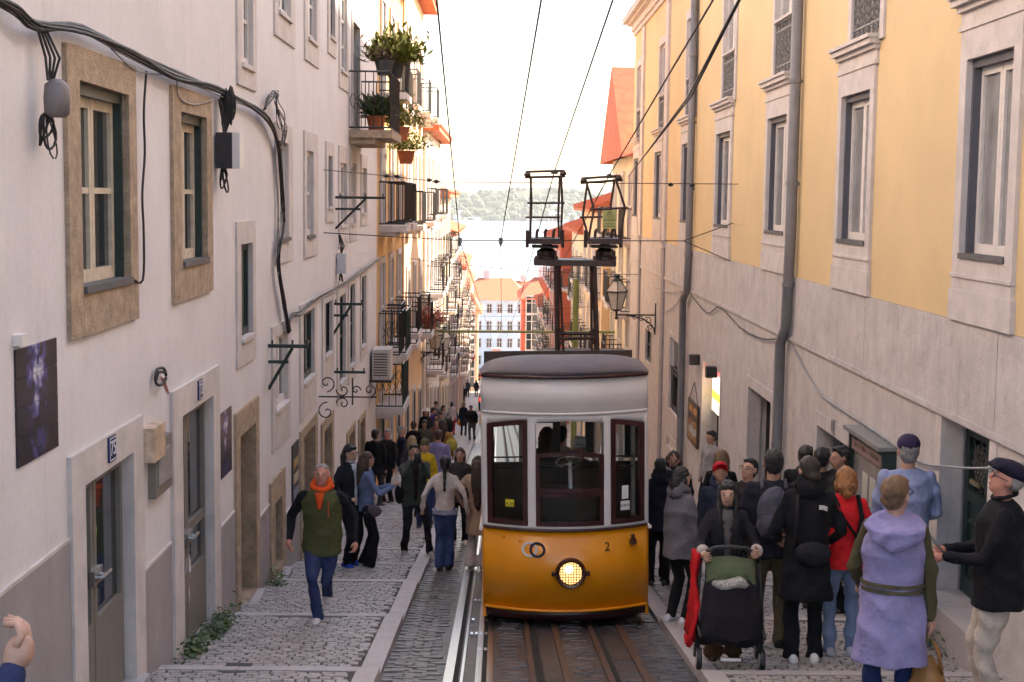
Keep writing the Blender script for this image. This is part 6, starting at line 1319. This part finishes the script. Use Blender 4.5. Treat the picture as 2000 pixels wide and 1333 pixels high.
for (lab, hx, hy, D, col, ex) in (('orange shoulder bag carried by the person in the long dark coat', 901, 826, 65.5, (.7, .2, .02), (.22, .1, .16)), ('navy backpack worn by the person in red trousers', 888, 815, 65.8, (.02, .025, .06), (.2, .14, .27)), ('round straw bag carried by the person in the camel coat', 882, 870, 30.6, (.4, .32, .06), (.13, .1, .15)), ('dark backpack in the left crowd', 875, 833, 38, (.02, .02, .022), (.16, .14, .22))):
    p = at_y(hx, hy, D); b = MB(); ell(b, p, ex); b.tube([p+Vector((-ex[0]*.6, 0, ex[2]*.7)), p+Vector((0, 0, ex[2]*1.7)), p+Vector((ex[0]*.6, 0, ex[2]*.7))], .015, 6); b.build('bag', cloth(col), label=lab, cat='bag', smooth=True)
# ---- inside the tram
for lab, hx, hy, D, hr_, jk, hat in (('person in white cap behind the front glass of the tram', 1133, 853, 15.5, ('short', 'grey'), (.3, .25, .22), 'cap'), ('passenger with long brown hair inside the tram', 1069, 832, 16.6, ('long', 'brown'), (.06, .05, .05), None), ('passenger in pale top inside the tram', 1095, 830, 17.4, ('short', 'black'), (.5, .45, .42), None)):
    q = at_y(hx, hy, D); z0 = -4.077+.16-GR*(D-TY)-.02; person(lab, loc=(q.x, D, z0), H=q.z-z0, hd=180 if hat else 20, hair=hr_, jacket=jk, hat=hat, hatc=(.7, .68, .66))
# ---- right hand walkway
r, i = person('woman with long black hair in dark coat gripping the handle of a pushchair', feet=(1412, 1288), top=936, hd=184, skin_='asian', hair=('fringe', 'black'), sex='f', jacket=(.022, .02, .024), jl=.1, legs=(.10, .05, .025), flare=1, shoes=(.05, .03, .02), hands=((-.215, .36, 1.02), (.215, .36, 1.0)), puff=1.15, ht=6, front=(.10, .09, .085), collar=(.02, .02, .02))
b = MB()
for s in (-1, 1): h = i['arms'][0 if s < 0 else 1]; d = (h[3]-h[2]).normalized(); b.tube([h[3]-d*.07, h[3]+d*.01], [.05, .046], 10)
b.build('knitted_cuff', cloth((.5, .42, .38)), r, smooth=True)
# pushchair, tipped back and facing uphill
o = i['loc']; RZ = Matrix.Rotation(-R(184), 4, 'Z'); ps = empty('pushchair', o+RZ.to_3x3() @ Vector((0, .55, .12)), 'black pushchair with green hood tipped back over the cobbles', 'pushchair')
def pc(b, name, m, smooth=True, vox=0, wr=0):
    if vox: Vv, Ff = remesh(b, vox, 4, wr, 8, 2.); b = MB().raw(Vv, Ff)
    b.v = [tuple(o+RZ.to_3x3() @ Vector(v)) for v in b.v]; return b.build(name, m, ps, smooth=smooth)
fabric = cloth((.016, .013, .018)); ol = cloth((.085, .105, .055))
b = MB(); loft(b, [((0, .50, .30), Vector((.24, 0, 0)), Vector((0, .14, 0))), ((0, .55, .36), Vector((.275, 0, 0)), Vector((0, .19, .02))), ((0, .52, .55), Vector((.265, 0, 0)), Vector((0, .18, .03))), ((0, .46, .72), Vector((.225, 0, 0)), Vector((0, .15, .04))), ((0, .44, .82), Vector((.19, 0, 0)), Vector((0, .11, .02)))]); pc(b, 'seat_cover', fabric, True, .016, .02)
b = MB()
for k in range(9):
    a = k/8*2.2-.35; ell(b, (0, .36+.13*math.cos(a), .80+.13*math.sin(a)), (.215-.0*k, .035, .05))
ell(b, (0, .40, .84), (.21, .15, .10)); pc(b, 'hood', ol, True, .013, .01)
b = MB(); ell(b, (0, .55, .80), (.17, .07, .055)); pc(b, 'fur_muff', M('white_fur', (.45, .42, .38), .9, .7, 60, 1, 90), True, .014, .03)
b = MB(); b.tube([(-.235, .34, .93), (-.22, .36, 1.0), (-.12, .38, 1.05), (0, .385, 1.06), (.12, .38, 1.05), (.22, .36, 1.0), (.235, .34, .93)], .018, 8); pc(b, 'handle_bar', blackiron)
for s in (-1, 1):
    b = MB(); b.tube([(s*.235, .34, .93), (s*.26, .45, .55), (s*.25, .55, .22)], .014, 8); b.tube([(s*.25, .30, .25), (s*.26, .52, .45), (s*.25, .75, .42)], .013, 8); pc(b, 'frame_tube', blackiron)
    for (yy, zz) in ((.30, .2), (.62, .2)):
        b = MB(); b.lathe((s*.25, yy, zz), [(.05, -.018), (.085, -.02), (.09, -.01), (.09, .01), (.085, .02), (.05, .018)], 18, 'x'); w_ = pc(b, 'wheel', blackiron); b = MB(); b.lathe((s*.25, yy, zz), [(.055, -.022), (.055, .022)], 14, 'x'); b.v = [tuple(o+RZ.to_3x3() @ Vector(v)) for v in b.v]; b.build('wheel_hub', M('grey_rim', (.4, .38, .36), .5, .1, 5, 0), w_)
b = MB(); b.box((-.08, .66, .20), (.08, .665, .225)); pc(b, 'reflector', wht, False)
b = MB(); n_ = 9
for a in range(n_+1):
    for c_ in range(6): b.v.append(tuple(o+RZ.to_3x3() @ Vector((.275+.03*math.sin(a*.9+c_*1.3)+.05*a/n_, .22+(.03+.045*a/n_)*c_+.03*a/n_, 1.0-.075*a-.03*(c_ % 2)*(a/n_)))))
b.f = [(a*6+c_, a*6+c_+1, a*6+c_+7, a*6+c_+6) for a in range(n_) for c_ in range(5)]; b.mi = [0]*len(b.f)
rc = b.build('red_jacket', cloth((.55, .012, .015)), label='red jacket draped over the side of the pushchair', cat='jacket', smooth=True); rc.modifiers.new('s', 'SOLIDIFY').thickness = .035
p = on_walk(1345, 1260)
b = MB(); loft(b, [(p+Vector((0, .1-yy, zc)), Vector((rx_, 0, 0)), Vector((0, 0, rz_))) for yy, rx_, rz_, zc in ((0, .03, .03, .05), (.03, .038, .045, .055), (.08, .04, .045, .05), (.14, .042, .03, .035), (.19, .02, .015, .02))], 12); b.build('red_shoe', cloth((.6, .015, .02)), label='bright red child size shoe under the side of the pushchair', cat='shoe', smooth=True)
# queue
person('woman in grey quilted jacket with black hair and white trainers beside the tram', feet=(1324, 1218), top=910, hd=55, skin_='asian', hair=('shag', 'black'), sex='f', jacket=(.14, .125, .14), puff=1.3, jl=.09, hood=(.14, .125, .14), legs=blackc, shoes=(.65, .62, .64))
person('man with long dark hair and beard in navy coat behind the tram corner', D=17, head=(1316, 879), hd=185, skin_='tan', hair=('shag', 'dbrown'), beard='dbrown', jacket=(.015, .016, .026), jl=.2, legs=blackc, collar=(.4, .42, .5))
person('person in navy hood partly hidden behind the tram edge', D=16.2, head=(1290, 905), hd=10, hair=('short', 'black'), jacket=(.015, .016, .03), legs=blackc, hood=(.015, .016, .03))
person('man in red baseball cap and navy hooded top looking down', D=14.6, head=(1408, 903), hd=182, skin_='tan', hair=('short', 'dbrown'), hat='cap', hatc=(.5, .012, .02), jacket=(.03, .035, .06), hp=-28, legs=blackc, hood=(.03, .035, .06))
person('man with black hair and glasses looking down at papers in the queue', D=14.1, head=(1462, 893), hd=222, skin_='light', hair=('short', 'black'), glasses=True, jacket=(.03, .022, .02), hp=-20, legs=blackc, hands=((-.1, .3, 1.1), (.12, .3, 1.1)))
person('woman with long light brown hair in black beside the shop doorway', D=17, head=(1410, 876), hd=10, sex='f', hair=('long', 'lbrown'), jacket=blackc, legs=blackc)
person('person in pale shirt standing at the lit shop doorway', loc=(3.75, 24.5, gsurf(3.75, 24.5)), H=1.68, hd=240, skin_='tan', hair=('short', 'black'), jacket=(.3, .28, .28), legs=blackc)
r, i = person('man with short black hair in navy jacket and khaki trousers wearing a grey rucksack', feet=(1500, 1268), top=875, hd=6, skin_='tan', hair=('short', 'black'), jacket=(.02, .018, .032), jl=.05, legs=(.11, .085, .05), shoes=(.02, .02, .02), puff=1.05, slim=1.06, hands=((-.2, .22, 1.0), (.2, .22, 1.0)))
def rucksack(r, i, col, label, w_=.155, h_=.24, dp=.085, x=0):
    b = MB(); c = i['S']+Vector((x, -.175, -.2)); ell(b, c, (w_, dp, h_)); ell(b, c+Vector((0, .0, -.1)), (w_*1.02, dp*1.1, h_*.6)); ell(b, c+Vector((0, -.06, -.08)), (w_*.8, .05, .1))
    Vv, Ff = remesh(b, .014, 4, .012, 10, 4); q = MB(); q.raw(Vv, Ff)
    for s in (-1, 1): q.tube([c+Vector((s*.1, .06, .2)), i['S']+Vector((s*.1, -.03, .06)), i['S']+Vector((s*.11, .12, -.02)), i['S']+Vector((s*.12, .13, -.2)), c+Vector((s*.14, .08, -.15))], .016, 6)
    q.tube([c+Vector((-.1, -.11, .02)), c+Vector((.1, -.11, .02))], .006, 5); prop(q, 'rucksack', cloth(col, .7), r, i, label, 'rucksack')
rucksack(r, i, (.085, .08, .105), 'grey rucksack on the back of the man in khaki trousers')
b = MB(); z = i['S'].z-.02; b.box((-.04, -.135, z), (.04, -.128, z+.018)); b.build('red_label', cloth((.5, .02, .05)), r)
r, i = person('woman with dark bun in long black hooded coat, black trousers and white trainers', feet=(1568, 1296), top=888, hd=4, skin_='light', hair=('bun', 'dbrown'), sex='f', glasses=True, jacket=blackc, jl=.2, hood=blackc, puff=1.18, legs=(.01, .01, .012), shoes=(.65, .63, .62), flare=.3, ht=-20, hands=((-.2, .2, 1.0), (.22, .2, 1.0)))
b = MB(); c = i['S']+Vector((.1, -.16, -.075))
for k_ in range(3): b.tube([c+Vector((-.035, -.0, -.013*k_+.012)), c+Vector((.0, -.012, .014-.013*k_)), c+Vector((.03, -.008, -.0-.013*k_))], .005, 5)
b.build('back_emblem', wht, r)
b = MB(); c = i['hip']+Vector((.02, -.19, .07)); ell(b, c, (.16, .06, .11)); Vv, Ff = remesh(b, .014, 2, .006, 9, 1); q = MB(); q.raw(Vv, Ff); q.tube([c+Vector((-.14, 0, .06)), i['S']+Vector((-.1, -.13, .0)), i['S']+Vector((-.02, 0, .07))], .018, 6); prop(q, 'cross_body_bag', cloth((.016, .014, .02), .6), r, i, 'black cross body bag on the woman in the long black coat', 'bag')
person('dark haired person with sunglasses on head in the queue near doorway eleven', D=15.4, head=(1574, 868), hd=30, hair=('messy', 'dbrown'), jacket=blackc, legs=blackc)
person('dark curly haired person in black near doorway eleven', D=14.6, head=(1606, 872), hd=35, hair=('messy', 'black'), jacket=blackc, legs=blackc, skin_='tan')
person('man in dark shirt standing in doorway eleven', D=14.4, head=(1645, 868), hd=260, skin_='tan', hair=('short', 'black'), jacket=(.03, .03, .03), legs=blackc)
r, i = person('woman with ginger bob in bright red jacket and pale jeans', feet=(1640, 1282), top=909, hd=8, hair=('bob', 'ginger'), sex='f', jacket=(.75, .02, .025), puff=1.12, jl=.05, legs=(.16, .22, .34), shoes=(.4, .38, .42))
b = MB(); b.tube([i['S']+Vector((.1, -.03, .06)), i['S']+Vector((.13, -.13, -.1)), i['S']+Vector((.1, -.16, -.3))], .02, 6); b.tube([i['S']+Vector((-.09, -.06, .05)), i['S']+Vector((-.02, -.15, -.12)), i['S']+Vector((.1, -.16, -.28))], .012, 6); ell(b, i['S']+Vector((.14, -.14, -.32)), (.07, .07, .13)); prop(b, 'shoulder_bag', cloth(blackc), r, i, 'black shoulder bag with pale strap on the red jacket', 'bag')
person('grey haired man in navy cap and pale blue shirt facing the doorways', D=12.3, head=(1776, 847), hd=8, hair=('short', 'grey'), hat='capback', hatc=(.035, .022, .06), jacket=(.27, .31, .48), jl=.04, legs=(.03, .035, .06), hands=((-.12, .3, 1.15), (.16, .3, 1.12)), slim=1.05)
r, i = person('woman with short brown hair and glasses in lavender coat with olive sleeves', D=8.7, head=(1752, 925), hd=14, hair=('messy', 'lbrown'), sex='f', glasses=True, ht=32, hp=-8, jacket=(.27, .24, .43), sleeve=(.085, .07, .035), puff=1.16, jl=.2, legs=(.02, .035, .11), hands=((-.2, .28, .95), (.25, .02, .72)), slim=1.08, skin_='light')
b = MB(); z = i['hip'].z+.14
for dz in (-.018, .018): loft(b, [((0, 0, z+dz-.012), Vector((.200, 0, 0)), Vector((0, .152, 0))), ((0, 0, z+dz+.012), Vector((.200, 0, 0)), Vector((0, .152, 0)))])
b.build('drawstring_belt', cloth((.10, .085, .05)), r)
b = MB(); S_ = i['S']; loft(b, [(S_+Vector((0, -.06, .075)), Vector((.13, 0, 0)), Vector((0, .10, .03))), (S_+Vector((0, -.10, .03)), Vector((.2, 0, 0)), Vector((0, .13, .04))), (S_+Vector((0, -.15, -.06)), Vector((.16, 0, 0)), Vector((0, .06, .03))), (S_+Vector((0, -.17, -.13)), Vector((.06, 0, 0)), Vector((0, .03, .0)))]); Vv, Ff = remesh(b, .013, 3, .016, 12, 2); q = MB(); q.raw(Vv, Ff); q.build('folded_hood', cloth((.27, .24, .43)), r, smooth=True)
h = i['arms'][1][3]; b = MB(); c = h+Vector((0, .0, -.42)); loft(b, [(c+Vector((0, 0, -.13)), Vector((.11, 0, 0)), Vector((0, .075, 0))), (c, Vector((.125, 0, 0)), Vector((0, .08, 0))), (c+Vector((0, 0, .12)), Vector((.07, 0, 0)), Vector((0, .05, 0))), (c+Vector((0, 0, .18)), Vector((.03, 0, 0)), Vector((0, .03, 0)))]); Vv, Ff = remesh(b, .013, 3, .016, 10, 3); q = MB(); q.raw(Vv, Ff)
for s in (-1, 1): q.tube([c+Vector((s*.09, 0, .03)), c+Vector((s*.06, -.06, .2)), h+Vector((0, -.02, -.1)), c+Vector((s*.06, .05, .2)), c+Vector((s*.09, 0, .03))], .012, 6)
prop(q, 'leather_bag', M('tan_leather', (.30, .13, .035), .45, .25, 9, .2, 40), r, i, 'tan leather drawstring bag carried by the woman in lavender', 'bag')
r, i = person('elderly man in navy flat cap and black jacket tapping a phone, beige trousers', D=9.4, head=(1962, 897), hd=282, skin_='red', hair=('bald', 'grey'), hat='flat', hatc=(.02, .017, .04), glasses=True, hp=-24, jacket=(.012, .011, .014), puff=1.15, jl=.07, collar=(.012, .011, .014), legs=(.55, .46, .38), hands=((-.08, .36, 1.13), (.06, .34, 1.15)), slim=1.1)
b = MB(); h = (i['arms'][0][3]+i['arms'][1][3])/2; b.box(h+Vector((-.045, .07, .0)), h+Vector((.035, .085, .15)), Matrix.Rotation(R(-40), 3, 'X')); prop(b, 'phone', M('phone_grey', (.2, .2, .2), .3, 0, 1, 0), r, i, 'grey phone in the hands of the elderly man in the flat cap', 'phone')
b = MB(); b.box((.17, .05, i['hip'].z+.05), (.178, .07, i['hip'].z+.2)); b.build('pocket_zip', cloth((.45, .25, .17)), r)
r, i = person('person in dark blue top at the wall end with raised hand', loc=(-1.64, 3.05, pz(3.05)), H=1.78, hd=10, hair=('short', 'dbrown'), jacket=(.03, .04, .1), legs=jeans, hands=((-.3, .2, 1.2), (.5, .22, 1.5)))

bpy.data.scenes.remove(TS); bpy.data.scenes.remove(TS_)
